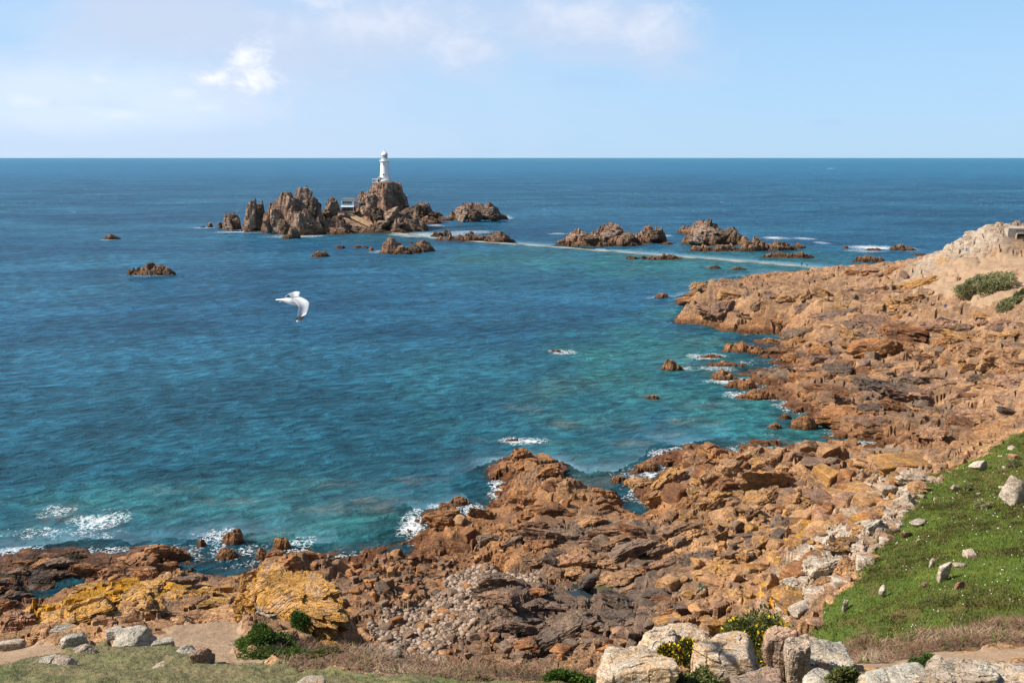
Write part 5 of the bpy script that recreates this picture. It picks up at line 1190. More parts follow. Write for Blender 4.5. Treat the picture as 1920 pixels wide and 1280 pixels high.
for a in [
    (1516, 852, 40, 38, 'tan', 'topmost square block of the stacked rocks by the inner bay', 71, .9, .2), (1545, 858, 38, 34, 'tan', 'right hand square block of the stacked rocks by the inner bay', 72, .9, .4), (1500, 866, 44, 28, 'tan', 'lower left block of the stacked rocks by the inner bay', 73, .8, .1), (1532, 876, 60, 26, 'tan', 'broad base block of the stacked rocks by the inner bay', 74, .8, .3), (1560, 872, 30, 24, 'dark', 'shadowed block at the right of the stacked rocks', 75, .8, .3),
    (1690, 884, 100, 52, 'lich', 'hulking rock with yellow crest and black shadowed face', 76, .75, .1), (1640, 882, 90, 34, 'tan', 'ribbed slabs leaning on the hulking rock', 77, .7, -.3), (1610, 936, 70, 36, 'lich', 'overhanging slab with a dark hollow under it', 78, .7, .3), (1660, 930, 40, 32, 'white', 'large white block below the hulking rock', 79, .8, .3),
    (1694, 906, 28, 24, 'white', 'white block nearest the hulking rock', 80, .9, .2), (1722, 926, 38, 34, 'tan', 'tan block at the edge of the turf', 81, .9, .4), (1696, 952, 46, 34, 'white', 'long white slab at the edge of the turf', 82, .6, .7), (1602, 974, 34, 28, 'white', 'cracked white block in the boulder field', 83, .9, .3), (1530, 1010, 40, 34, 'tan', 'shadowed block above the dark cleft', 84, .9, .2),
    (1492, 1040, 40, 36, 'lich', 'squarish tan block standing over the dark cleft', 85, .9, .4), (1386, 1090, 66, 40, 'tan', 'large angular block beside the green pool', 86, .8, .5), (1370, 1062, 40, 40, 'tan', 'pointed block behind the large angular one', 87, .8, .3), (1445, 1102, 34, 30, 'tan', 'leaning slab right of the green pool', 88, .5, .8), (1480, 1140, 60, 36, 'lich', 'yellow washed boulder above the large gorse', 89, .8, .2),
    (1500, 1150, 56, 30, 'pale', 'pale ledge below the turf, next to the yellow washed boulder', 90, .7, .6), (1280, 1152, 24, 22, 'pink', 'round pink boulder above the white domed boulder', 91, .9, .2), (1308, 1152, 34, 26, 'tan', 'round tan boulder right of the pink one', 92, .9, .2)]:
    big_rock(*a[:7], dk=a[7], rz=a[8], n=22, noise=.05, block=.08, sharp=22.0, planes=8, group=MG)
SG = 'rocks standing out of the turf slope'
for a in [
    (1905, 945, 48, 56, 'pale', 'large pale outcrop at the right edge of the turf', 101, .7, .3), (1768, 1088, 32, 44, 'pale', 'tallest pale rock standing in the turf', 102, .6, .4), (1746, 1066, 14, 26, 'pale', 'narrow pale rock just left of the tallest one', 103, .6, .4), (1797, 1114, 22, 34, 'pink', 'lone pink rock with orange tip low on the turf', 104, .5, .3), (1800, 1064, 26, 16, 'pale', 'low grey rock right of the tallest one', 105, .8, .1),
    (1584, 1146, 14, 32, 'pale', 'slim white rock at the lower left edge of the turf', 106, .6, .2), (1655, 1116, 14, 26, 'pale', 'white topped rock in a hollow of the turf', 107, .7, .2), (1838, 880, 34, 22, 'pale', 'pale slab high on the turf', 108, .6, .6), (1900, 862, 20, 16, 'tan', 'small tan rock near the top of the turf', 109, .8, .2), (1790, 920, 18, 16, 'pale', 'white stone in the upper turf', 110, .8, .2),
    (1722, 985, 60, 16, 'pale', 'long pale ridge along the edge of the turf', 111, .4, .8), (1700, 1005, 30, 14, 'tan', 'tan end of the pale ridge', 112, .6, .6), (1535, 1176, 64, 18, 'pink', 'flat pink slab at the lower tip of the turf', 113, .7, .5), (1562, 1132, 36, 18, 'tan', 'tan slab above the slim white rock', 114, .7, .5), (1735, 1100, 18, 14, 'pink', 'pinkish stone below the narrow pale rock', 115, .8, .2)]:
    big_rock(*a[:7], dk=a[7], rz=a[8], n=16, noise=.07, sharp=12.0, lean=0.15, group=SG)

# ------------------------------------------------------------------ pebbles on the beach, one mass
def pebbles():
    rng = np.random.RandomState(5); p = ZP['pebble'][0]; lo = p.min(0); hi = p.max(0)
    q = rng.uniform(lo, hi, (40000, 2)).astype(np.float32); m = zone('pebble', q[:, 0], q[:, 1]); q = q[m + 1.1 * fbm(q[:, 0] / 2.5, q[:, 1] / 2.5, 3, 3) > 0.60][:13000]
    z = land_h(q[:, 0], q[:, 1])
    t = (1 + 5 ** .5) / 2
    ico = np.array([(-1, t, 0), (1, t, 0), (-1, -t, 0), (1, -t, 0), (0, -1, t), (0, 1, t), (0, -1, -t), (0, 1, -t), (t, 0, -1), (t, 0, 1), (-t, 0, -1), (-t, 0, 1)]); ico /= np.linalg.norm(ico[0])
    tri = np.array([(0, 11, 5), (0, 5, 1), (0, 1, 7), (0, 7, 10), (0, 10, 11), (1, 5, 9), (5, 11, 4), (11, 10, 2), (10, 7, 6), (7, 1, 8), (3, 9, 4), (3, 4, 2), (3, 2, 6), (3, 6, 8), (3, 8, 9), (4, 9, 5), (2, 4, 11), (6, 2, 10), (8, 6, 7), (9, 8, 1)])
    n = len(q); s = 0.07 + 0.27 * rng.rand(n) ** 4.0; ang = rng.rand(n) * 6.28
    sx = s * rng.uniform(.9, 1.4, n); sy = s * rng.uniform(.7, 1.0, n); sz = s * rng.uniform(.45, .75, n)
    V = np.empty((n, 12, 3), np.float32); c = np.cos(ang)[:, None]; sn = np.sin(ang)[:, None]
    vx = ico[None, :, 0] * sx[:, None]; vy = ico[None, :, 1] * sy[:, None]
    V[:, :, 0] = q[:, 0:1] + vx * c - vy * sn; V[:, :, 1] = q[:, 1:2] + vx * sn + vy * c; V[:, :, 2] = (z + sz * 0.5)[:, None] + ico[None, :, 2] * sz[:, None]
    F = (tri[None] + (np.arange(n) * 12)[:, None, None]).reshape(-1, 3)
    m, g = newmat('pebble'); r = g.N.new('ShaderNodeNewGeometry').outputs['Random Per Island']
    g.out(g.bsdf(g.ramp(r, [(0.0, (0.10, 0.07, 0.05)), (0.3, (0.20, 0.135, 0.09)), (0.6, (0.30, 0.205, 0.145)), (0.85, (0.38, 0.28, 0.205)), (1.0, (0.17, 0.14, 0.11))]), 0.85, None, 0.25))
    me = mk_mesh('pebbles', V.reshape(-1, 3), F, [m], True)
    tag(add_obj('pebbles', me, LAND['pebble_beach']), 'pale pink and cream pebbles of the beach', None, None, 'stuff')
pebbles()

# ------------------------------------------------------------------ angular crags on the far rocks
M_CRAG = rock_mat('crag_granite', FAR, False, 0.45, bump=1.0, pale=0.25)
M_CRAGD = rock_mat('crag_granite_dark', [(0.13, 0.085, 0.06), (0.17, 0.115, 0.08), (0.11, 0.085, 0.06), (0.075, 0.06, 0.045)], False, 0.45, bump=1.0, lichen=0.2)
def crags(parent, spec):
    for i, (px, py, w, h, D, kind) in enumerate(spec):
        x, y, z = at_y(px, py, D); u = px_size(D); V, F = rock_verts(900 + i * 7 + int(px), 20, 7, 20.0, 0.16, 0.22)
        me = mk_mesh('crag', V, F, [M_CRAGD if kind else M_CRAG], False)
        add_obj('crag', me, parent, (x, y, z), (random.Random(i).uniform(-.15, .15), random.Random(i + 50).uniform(-.2, .2), random.Random(i + 9).uniform(0, 3)), (w * u / 2, w * u * .5, h * u / 2))
def by_label(word): return next(o for o in bpy.data.objects if word in o.get('label', ''))
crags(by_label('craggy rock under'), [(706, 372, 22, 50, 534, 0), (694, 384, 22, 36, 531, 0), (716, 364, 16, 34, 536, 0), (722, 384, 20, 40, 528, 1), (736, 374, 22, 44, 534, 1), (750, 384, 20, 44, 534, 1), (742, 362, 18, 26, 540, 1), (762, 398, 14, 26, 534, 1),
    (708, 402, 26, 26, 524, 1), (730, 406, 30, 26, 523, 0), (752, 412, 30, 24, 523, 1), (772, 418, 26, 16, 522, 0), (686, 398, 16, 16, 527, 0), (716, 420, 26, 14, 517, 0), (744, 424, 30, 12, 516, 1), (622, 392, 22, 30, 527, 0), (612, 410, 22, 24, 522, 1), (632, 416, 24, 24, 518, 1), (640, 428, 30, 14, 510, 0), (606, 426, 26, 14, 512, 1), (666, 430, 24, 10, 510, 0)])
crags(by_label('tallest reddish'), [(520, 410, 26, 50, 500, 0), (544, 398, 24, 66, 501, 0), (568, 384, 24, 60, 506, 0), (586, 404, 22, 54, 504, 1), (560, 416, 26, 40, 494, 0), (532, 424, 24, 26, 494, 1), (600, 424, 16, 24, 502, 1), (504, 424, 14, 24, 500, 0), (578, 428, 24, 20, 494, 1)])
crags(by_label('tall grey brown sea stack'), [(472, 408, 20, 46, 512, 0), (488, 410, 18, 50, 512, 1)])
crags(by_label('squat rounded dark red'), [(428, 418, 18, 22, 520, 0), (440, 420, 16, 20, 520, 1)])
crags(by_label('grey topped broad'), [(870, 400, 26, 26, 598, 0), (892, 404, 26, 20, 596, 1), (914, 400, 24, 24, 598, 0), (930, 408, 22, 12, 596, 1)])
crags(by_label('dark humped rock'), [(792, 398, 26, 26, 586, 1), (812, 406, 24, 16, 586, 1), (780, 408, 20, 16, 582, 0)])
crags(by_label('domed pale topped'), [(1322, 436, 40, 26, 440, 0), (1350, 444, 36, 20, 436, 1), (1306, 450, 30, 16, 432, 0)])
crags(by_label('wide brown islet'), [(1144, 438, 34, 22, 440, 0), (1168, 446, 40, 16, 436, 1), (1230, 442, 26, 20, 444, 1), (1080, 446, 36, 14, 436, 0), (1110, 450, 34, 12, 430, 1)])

# ------------------------------------------------------------------ jointed ledges and crags breaking out of the shore and the headland
M_LEDGE = {'tan': rock_mat('ledge_tan', TAN, True, 0.9, wetz=1.2, bump=1.0), 'pink': rock_mat('ledge_pink', PINK, True, 0.7, wetz=1.2, bump=1.0), 'brown': rock_mat('ledge_brown', BROWN, True, 0.9, wetz=1.2, bump=1.0),
           'dark': rock_mat('ledge_dark', DARKR, False, 0.9, wetz=1.0, bump=1.0), 'pale': rock_mat('ledge_pale', PALE, False, 0.9, pale=0.5, lichen=0.25, bump=1.0), 'gold': rock_mat('ledge_gold', TAN, False, 1.0, lichen=0.42, bump=1.0)}
def ledge_meshes(kind):
    out = []
    for j in range(6):
        V, F = rock_verts(3000 + j * 31 + len(kind) * 7, 20, 5, 26.0, 0.10, 0.30)
        out.append(mk_mesh('ledge', V, F, [M_LEDGE[kind]], False))
    return out
LEDGES = {k: ledge_meshes(k) for k in M_LEDGE}
def ledges(name, owner, poly, n, lmin, lmax, kinds, seed, rz, spread, flat=0.36, sink=0.0, tilt=0.16):
    p_ = poly_w(poly); rng = np.random.RandomState(seed); lo = p_.min(0); hi = p_.max(0); pts = []
    while len(pts) < n:
        q = rng.uniform(lo, hi, (600, 2)); q = q[poly_sd(p_, q[:, 0], q[:, 1]) > 0]
        for c in q:
            L = lmin + (lmax - lmin) * rng.rand() ** 2.0
            if all(np.hypot(*(c - o[0])) > 0.32 * (L + o[1]) for o in pts): pts.append((c, L))
            if len(pts) >= n: break
    xs = np.array([q[0][0] for q in pts], np.float32); ys = np.array([q[0][1] for q in pts], np.float32); hs = land_h(xs, ys)
    for (c, L), h in zip(pts, hs):
        if h < -0.6: rng.rand(9); continue
        k = kinds[rng.randint(len(kinds))]
        sx, sy, sz = L / 2, L / 2 * rng.uniform(.40, .75), L / 2 * flat * rng.uniform(.7, 1.35)
        add_obj(name, LEDGES[k][rng.randint(6)], LAND[owner], (c[0], c[1], float(h) + sz * (sink + rng.uniform(-.2, .25))), (rng.normal() * tilt, rng.normal() * tilt, rz + rng.normal() * spread), (sx, sy, sz))
H_ = 'rocky_headland'; S_ = 'rocky_shore'
ledges('crag', H_, [(1285, 560), (1330, 528), (1420, 545), (1520, 560), (1560, 600), (1480, 605), (1380, 590), (1300, 580)], 22, 4.0, 11.0, ['tan', 'pink', 'tan', 'pink'], 1, 2.9, .22, .46)
ledges('crag', H_, [(1490, 560), (1620, 530), (1720, 520), (1720, 580), (1640, 610), (1520, 600)], 30, 3.0, 8.0, ['tan', 'pink', 'tan', 'gold'], 2, 2.6, .25)
ledges('crag', H_, [(1430, 640), (1520, 615), (1680, 610), (1780, 600), (1800, 680), (1660, 700), (1480, 700)], 52, 3.0, 9.0, ['pink', 'brown', 'dark', 'pink', 'tan', 'brown'], 3, 2.8, .3, .42)
ledges('crag', H_, [(1440, 700), (1600, 690), (1900, 690), (1910, 780), (1800, 825), (1640, 825), (1540, 780)], 56, 3.0, 10.0, ['pink', 'tan', 'dark', 'pink', 'brown', 'tan'], 4, 2.65, .28, .34)
ledges('crag', H_, [(1760, 600), (1840, 590), (1915, 610), (1915, 700), (1790, 690)], 26, 2.5, 7.0, ['tan', 'gold', 'pink', 'tan'], 5, 2.7, .3)
ledges('crag', H_, [(1700, 530), (1750, 482), (1810, 440), (1880, 432), (1882, 470), (1800, 470), (1740, 510)], 26, 2.5, 6.0, ['pale', 'pale', 'tan', 'gold'], 6, 2.5, .25, .5)
ledges('crag', H_, [(1570, 520), (1640, 505), (1720, 496), (1700, 515), (1600, 530)], 12, 3.0, 7.0, ['pink', 'brown', 'pink'], 7, 2.8, .3)
ledges('ledge', S_, [(1195, 905), (1250, 860), (1330, 850), (1480, 856), (1500, 900), (1420, 960), (1330, 1000), (1240, 960)], 48, 2.0, 6.0, ['tan', 'gold', 'pink', 'tan', 'gold', 'brown'], 11, .5, .22, .42)
ledges('ledge', S_, [(1240, 1000), (1340, 985), (1480, 940), (1560, 920), (1500, 1010), (1420, 1070), (1320, 1090)], 40, 1.6, 4.6, ['tan', 'gold', 'dark', 'tan', 'gold'], 12, .55, .25, .45)
ledges('ledge', S_, [(930, 880), (1040, 872), (1100, 910), (1180, 950), (1100, 990), (960, 960), (800, 1000), (790, 975), (900, 940)], 40, 1.6, 5.0, ['brown', 'brown', 'tan', 'brown'], 13, .25, .25, .45)
ledges('ledge', S_, [(900, 1010), (1000, 985), (1200, 1000), (1260, 1050), (1150, 1090), (1000, 1060)], 36, 2.0, 5.5, ['brown', 'dark', 'pink', 'dark', 'tan'], 14, .2, .25, .30)
ledges('ledge', S_, [(900, 1130), (950, 1085), (1000, 1120), (1120, 1140), (1250, 1110), (1260, 1160), (1120, 1215), (960, 1220)], 34, 1.8, 5.0, ['dark', 'dark', 'brown', 'dark', 'pink'], 15, .15, .3, .32)
ledges('ledge', S_, [(1440, 1120), (1520, 1060), (1600, 1000), (1680, 930), (1720, 905), (1690, 955), (1620, 1040), (1540, 1110), (1490, 1140)], 34, 1.4, 3.8, ['pale', 'pale', 'gold', 'tan'], 16, .75, .22, .34)
ledges('ledge', S_, [(170, 1060), (320, 1045), (325, 1080), (210, 1092)], 14, 1.5, 4.0, ['brown', 'pink'], 17, .3, .3, .5)
ledges('ledge', S_, [(480, 1066), (600, 1036), (645, 1060), (560, 1082)], 14, 1.5, 4.5, ['brown', 'pink', 'brown'], 18, .3, .3, .45)
ledges('ledge', S_, [(-40, 1100), (60, 1045), (150, 1030), (150, 1060), (60, 1110), (0, 1140)], 18, 1.5, 4.0, ['dark', 'brown', 'dark'], 19, .4, .3, .3)

# ------------------------------------------------------------------ turf, bracken, leaves and bushes
def leaf_mat(name, stops, rough=0.7, trans=0.25):
    m, g = newmat(name); r = g.N.new('ShaderNodeNewGeometry').outputs['Random Per Island']
    big = g.noise(g.pos(), 0.22, 5.0, 0.7, 0.6)
    col = g.ramp(g.add(g.mul(r, 0.45), g.math('MULTIPLY_ADD', g.math('SUBTRACT', big, 0.5), 2.6, 0.28)), stops)
    d = g.bsdf(col, rough, None, 0.25)
    t = g.N.new('ShaderNodeBsdfTranslucent'); g.put(t.inputs[0], col)
    g.out(g.mixs(trans, d, t.outputs[0])); return m
M_GRASS = leaf_mat('grass_blade', [(0.18, (0.16, 0.11, 0.04)), (0.36, (0.13, 0.15, 0.025)), (0.55, (0.11, 0.185, 0.022)), (0.85, (0.24, 0.27, 0.05))])
M_DRYG = leaf_mat('dry_grass_blade', [(0.15, (0.22, 0.16, 0.08)), (0.4, (0.20, 0.18, 0.075)), (0.65, (0.13, 0.15, 0.045)), (0.85, (0.28, 0.24, 0.13))])
M_BRACK = leaf_mat('dead_bracken', [(0.15, (0.075, 0.042, 0.025)), (0.4, (0.19, 0.105, 0.060)), (0.65, (0.28, 0.17, 0.10)), (0.9, (0.42, 0.31, 0.22))], trans=0.1)
M_LEAF = leaf_mat('dark_green_leaf', [(0.15, (0.035, 0.070, 0.014)), (0.5, (0.070, 0.125, 0.022)), (0.85, (0.13, 0.20, 0.040))])
M_LEAF2 = leaf_mat('bright_green_leaf', [(0.15, (0.040, 0.085, 0.012)), (0.5, (0.085, 0.150, 0.020)), (0.85, (0.17, 0.22, 0.04))])
M_GORSE = leaf_mat('gorse_spines', [(0.15, (0.060, 0.080, 0.022)), (0.45, (0.125, 0.150, 0.040)), (0.7, (0.20, 0.20, 0.070)), (0.92, (0.30, 0.25, 0.12))])
M_TAMA = leaf_mat('grey_green_foliage', [(0.15, (0.12, 0.125, 0.05)), (0.5, (0.22, 0.22, 0.095)), (0.85, (0.36, 0.34, 0.17))])
M_TWIG = plain('grey_twig', (0.16, 0.12, 0.085), 0.9, 0.3, 3.0)
def flat(name, col, rough=0.7):
    m, g = newmat(name); n = g.noise(g.pos(), 6.0, 3.0); g.out(g.bsdf(g.mix(n, tuple(c * 0.8 for c in col), col), rough, None, 0.3)); return m
M_FLOW = flat('yellow_flower', (0.85, 0.55, 0.01)); M_WFLOW = flat('white_flower', (0.80, 0.80, 0.76))

def blades(name, keys, n, h0, h1, w, mat, seed, label, parent, lean=0.5, maxr=120, thr=0.5, flatness=0.0, dens=1.6, extra=None):
    rng = np.random.RandomState(seed); Q = []
    for k in keys:
        for p in (ZP[k] if extra is None else extra):
            c = np.maximum(p.min(0) - 1, [-75, 15]); d = np.minimum(p.max(0) + 1, [95, maxr])
            if (d <= c).any(): continue
            q = rng.uniform(c, d, (n * 8, 2)).astype(np.float32)
            r = np.hypot(q[:, 0], q[:, 1]); ok = (rng.rand(len(q)) < np.clip((28.0 / r) ** dens, 0, 1)) & (np.abs(q[:, 0]) < 0.68 * q[:, 1] + 3)
            q = q[ok]
            z = zone(k, q[:, 0], q[:, 1]) if extra is None else np.clip(0.5 + poly_sd(p, q[:, 0] + 0.5 * fbm(q[:, 0] * 2, q[:, 1] * 2, 9, 3), q[:, 1]), 0, 1)
            Q.append(q[z > thr])
    q = np.concatenate(Q); rng.shuffle(q); q = q[:n]; n = len(q)
    z = land_h(q[:, 0], q[:, 1]); r = np.hypot(q[:, 0], q[:, 1]); k = np.clip(r / 40, 0.75, 2.2)
    a = rng.rand(n) * 6.28; h = rng.uniform(h0, h1, n) * np.sqrt(k); ww = w * k * rng.uniform(.7, 1.3, n)
    dx = np.cos(a); dy = np.sin(a); b = rng.rand(n) * 6.28; ln = lean * h * rng.rand(n); hz = h * (1 - flatness * rng.rand(n)); ln = ln + flatness * h
    V = np.empty((n, 3, 3), np.float32)
    V[:, 0] = np.stack([q[:, 0] - dx * ww, q[:, 1] - dy * ww, z - 0.02], 1); V[:, 1] = np.stack([q[:, 0] + dx * ww, q[:, 1] + dy * ww, z - 0.02], 1)
    V[:, 2] = np.stack([q[:, 0] + np.cos(b) * ln, q[:, 1] + np.sin(b) * ln, z + hz], 1)
    if flatness:                                            # fallen stalks lie at any height in the litter
        V[:, :, 2] += (rng.rand(n) * 0.22)[:, None]
    me = mk_mesh(name, V.reshape(-1, 3), np.arange(3 * n).reshape(-1, 3), [mat], False)
    return tag(add_obj(name, me, LAND[parent] if parent else None), label, None if parent else 'plants', None, 'stuff')
blades('grass', ['grass'], 210000, 0.05, 0.15, 0.019, M_GRASS, 1, 'green grass blades covering the slope', 'grass_slope')
blades('dry_grass', ['dry'], 40000, 0.04, 0.11, 0.014, M_DRYG, 2, 'short dry grass on the clifftop', 'cliff_top_turf', dens=0.5)
blades('dead_bracken', ['bracken'], 60000, 0.10, 0.30, 0.014, M_BRACK, 3, 'tangle of dead brown bracken along the brow', 'heath_ground', lean=1.0, flatness=0.92, dens=0.3, thr=0.35)
blades('bracken_shoot', ['bracken'], 2600, 0.15, 0.40, 0.05, M_LEAF2, 4, 'young green shoots among the dead bracken', 'heath_ground', lean=0.8, dens=0.3)

def specks(name, key, n, size, mat, seed, label, parent):
    rng = np.random.RandomState(seed); p = ZP[key][0]; q = rng.uniform(np.maximum(p.min(0), [0, 20]), np.minimum(p.max(0), [80, 120]), (n * 10, 2)).astype(np.float32)
    cl = fbm(q[:, 0] / 3, q[:, 1] / 3, 61, 3); q = q[(zone(key, q[:, 0], q[:, 1]) > 0.6) & (cl > -0.03) & (rng.rand(len(q)) < np.clip((30 / np.hypot(q[:, 0], q[:, 1])) ** 1.3, 0, 1))][:n]; n = len(q)
    z = land_h(q[:, 0], q[:, 1]) + rng.uniform(.12, .3, n); s = size * rng.uniform(.6, 1.3, n) * np.clip(np.hypot(q[:, 0], q[:, 1]) / 45, .8, 1.6)
    o = np.array([(1, 0, 0), (-.5, .87, 0), (-.5, -.87, 0), (0, 0, 1)]); V = np.stack([q[:, 0], q[:, 1], z], 1)[:, None, :] + o[None] * s[:, None, None]
    F = (np.array([(0, 1, 3), (1, 2, 3), (2, 0, 3), (2, 1, 0)])[None] + (np.arange(n) * 4)[:, None, None]).reshape(-1, 3)
    tag(add_obj(name, mk_mesh(name, V.reshape(-1, 3), F, [mat], False), LAND[parent]), label, None, None, 'stuff')
specks('white_flower', 'grass', 480, 0.035, M_WFLOW, 7, 'small white flowers dotted over the turf', 'grass_slope')

def cloud(clumps, n, size, seed, up=0.3, aspect=2.6, shell=0.55):
    """Leaf or spine triangles spread through overlapping clumps; returns verts and faces."""
    rng = np.random.RandomState(seed); w = np.array([c[3] * c[4] * c[5] for c in clumps]) ** 0.75; ci = rng.choice(len(clumps), n, p=w / w.sum())
    C = np.array(clumps)[ci]; d = rng.normal(size=(n, 3)); d /= np.linalg.norm(d, axis=1)[:, None]
    rad = shell + (1 - shell) * rng.rand(n) ** 0.6
    rad *= 1 + 0.45 * fbm3(d * 2 + C[:, :3] * 3, 1.7, seed, 3)
    P = C[:, :3] + d * rad[:, None] * C[:, 3:6]
    t = d + rng.normal(size=(n, 3)) * 0.55 + np.array([0, 0, up]); t /= np.linalg.norm(t, axis=1)[:, None]
    s = np.cross(t, rng.normal(size=(n, 3))); s /= np.linalg.norm(s, axis=1)[:, None] + 1e-6
    L = size * rng.uniform(.6, 1.4, n)[:, None]; V = np.stack([P - s * L / aspect, P + s * L / aspect, P + t * L * 1.3], 1)
    return V.reshape(-1, 3), np.arange(3 * n).reshape(-1, 3), P

def tussocks():
    rng = np.random.RandomState(77); p_ = ZP['grass'][0]; q = rng.uniform(np.maximum(p_.min(0), [5, 28]), np.minimum(p_.max(0), [85, 118]), (9000, 2)).astype(np.float32)
    q = q[(zone('grass', q[:, 0], q[:, 1]) > 0.55) & (np.abs(q[:, 0]) < 0.66 * q[:, 1]) & (fbm(q[:, 0] / 6, q[:, 1] / 6, 44, 3) > -0.02)][:700]
    z = land_h(q[:, 0], q[:, 1]); cl = []
    for (x, y), zz in zip(q, z):
        r = rng.uniform(.18, .62); cl.append((x, y, zz - .05, r, r * rng.uniform(.6, 1), r * rng.uniform(.28, .5)))
    V, F, _ = cloud(cl, 90000, 0.085, 78, 0.5, 3.2, 0.8)
    m = leaf_mat('olive_tussock', [(0.15, (0.050, 0.050, 0.014)), (0.38, (0.085, 0.090, 0.020)), (0.6, (0.135, 0.125, 0.030)), (0.85, (0.20, 0.145, 0.055))])
    tag(add_obj('tussock_grass', mk_mesh('tussock_grass', V, F, [m], False), LAND['grass_slope']), 'olive and brown tussocks roughening the turf slope', None, None, 'stuff')
tussocks()

def bush(px, pyb, wpx, hpx, mat, label, seed, n=5000, leaf=0.10, name='shrub', cat='shrub', group=None, flowers=0, depth=0.8, nclump=12, lift=0.0, D=None, fmat=None, back=0.35):
    xy = hit(px, pyb) if D is None else np.array(at_y(px, pyb, D)[:2]); dist = math.hypot(xy[1], EYE - 22 if xy[1] < 60 else EYE); u = px_size(dist)
    w = wpx * u / 2; h = hpx * u * 0.8; xy = xy + xy / np.hypot(*xy) * w * back * depth
    z0 = float(land_h(np.array([xy[0]], np.float32), np.array([xy[1]], np.float32))[0]) if D is None else at_y(px, pyb, D)[2]
    z0 += lift
    root = empty(name, (xy[0], xy[1], z0), label, cat, group); rng = np.random.RandomState(seed); cl = []
    for i in range(nclump):
        a = rng.rand() * 6.28; r = rng.rand() ** 0.5 * 0.72; s = rng.uniform(.26, .46)
        top = (1 - 0.65 * r * r); cl.append((math.cos(a) * r * w, math.sin(a) * r * w * depth, h * top * rng.uniform(.10, .62), w * s, w * s * depth, h * s * rng.uniform(.7, 1.0)))
    V, F, P = cloud(cl, n, leaf, seed)
    if D is None:
        gx = (P[:, 0] + xy[0]).astype(np.float32); gy = (P[:, 1] + xy[1]).astype(np.float32)
        dz = land_h(gx, gy) - (z0 - lift); V[:, 2] = np.maximum(V[:, 2], -0.3) + np.repeat(np.clip(dz, -2.5, 2.5) * (0.3 if lift else 1.0), 3)
    add_obj('foliage', mk_mesh('foliage', V, F, [mat], False), root)
    for c in cl[:5]:
        b = MB(); b.tube((c[0] * .15, c[1] * .15, -0.3), (c[0] * .6, c[1] * .6, c[2] * .5), 0.014 * h + .012, 5); b.tube((c[0] * .6, c[1] * .6, c[2] * .5), c[:3], 0.010 * h + .010, 5, 0.006)
        b.build('stem', M_TWIG, root)
    if flowers:
        cc = sorted(cl, key=lambda c: c[1] - 0.6 * c[2])[:5]
        Vf, Ff, _ = cloud(cc, flowers, leaf * 0.9, seed + 3, 0.2, 1.2, 1.02); add_obj('blossom', mk_mesh('blossom', Vf, Ff, [fmat or M_FLOW], False), root)
    return root
bush(1416, 1252, 134, 128, M_GORSE, 'large gorse bush with yellow flowers over the split rock', 1, 16000, 0.075, 'gorse_bush', 'gorse', flowers=420, nclump=22, lift=0.3, back=0.0)
bush(1290, 1296, 110, 72, M_GORSE, 'low olive gorse bush at the bottom edge between white boulders', 2, 12000, 0.07, 'gorse_bush', 'gorse', nclump=14)
bush(1264, 1262, 66, 62, M_GORSE, 'small gorse bush with the brightest yellow flowers', 3, 6000, 0.065, 'gorse_bush', 'gorse', flowers=420, nclump=10, lift=0.35, back=-0.1)
bush(1478, 1205, 54, 44, M_GORSE, 'dark gorse clump beside the large gorse', 4, 5000, 0.07, 'gorse_bush', 'gorse', nclump=8, lift=0.5)
bush(1575, 1290, 70, 44, M_GORSE, 'olive tuft beneath the round grey green boulder', 5, 5000, 0.06, 'gorse_bush', 'gorse', nclump=9)
bush(1620, 1290, 36, 26, M_GORSE, 'small olive tuft right of the round boulder', 6, 2500, 0.06, 'gorse_bush', 'gorse', nclump=6)
CG = 'leafy mats on the clifftop'
bush(500, 1216, 118, 30, M_LEAF, 'dark green leafy mat beside the bare path', 11, 9000, 0.075, 'ground_cover_plant', 'plant', CG, depth=.5, nclump=22)
bush(585, 1206, 84, 40, M_LEAF, 'taller leafy bush against the great yellow slab', 12, 8000, 0.075, 'ground_cover_plant', 'plant', CG, depth=.5, nclump=16)
bush(520, 1226, 150, 22, M_LEAF2, 'bright green leafy fringe in front of the dark mat', 13, 7000, 0.06, 'ground_cover_plant', 'plant', CG, depth=.35, nclump=26)
bush(600, 1224, 90, 18, M_LEAF2, 'thin bright green fringe running towards the dark drop', 14, 3500, 0.06, 'ground_cover_plant', 'plant', CG, depth=.3, nclump=16)
bush(1728, 1248, 60, 32, M_LEAF, 'round dark green plant between bracken and path', 15, 4500, 0.06, 'ground_cover_plant', 'plant', CG, nclump=12)
bush(1080, 1284, 110, 30, M_LEAF2, 'bright green growth at the bottom edge left of the white boulders', 16, 4500, 0.06, 'ground_cover_plant', 'plant', CG, depth=.4, nclump=16)
HGp = 'grey green shrubs on the headland'
bush(1848, 550, 108, 44, M_TAMA, 'wide grey green shrub on the headland slope', 21, 16000, 0.26, 'shrub', 'shrub', HGp, nclump=22, depth=.7)
bush(1888, 577, 54, 22, M_TAMA, 'small grey green shrub right of the headland path', 22, 6000, 0.22, 'shrub', 'shrub', HGp, nclump=10)
bush(1916, 560, 30, 24, M_TAMA, 'shrub at the right edge above the headland path', 23, 4000, 0.22, 'shrub', 'shrub', HGp, nclump=8)
TG = 'pale tufts in the turf slope'
bush(1845, 955, 36, 26, M_TAMA, 'pale woody tuft in the middle of the turf', 31, 1600, 0.10, 'shrub', 'shrub', TG, nclump=8)
bush(1810, 920, 30, 22, M_TAMA, 'pale woody tuft left of the middle one', 32, 1200, 0.10, 'shrub', 'shrub', TG, nclump=7)
bush(1895, 876, 30, 24, M_TAMA, 'pale woody tuft high on the right of the turf', 33, 1200, 0.10, 'shrub', 'shrub', TG, nclump=7)

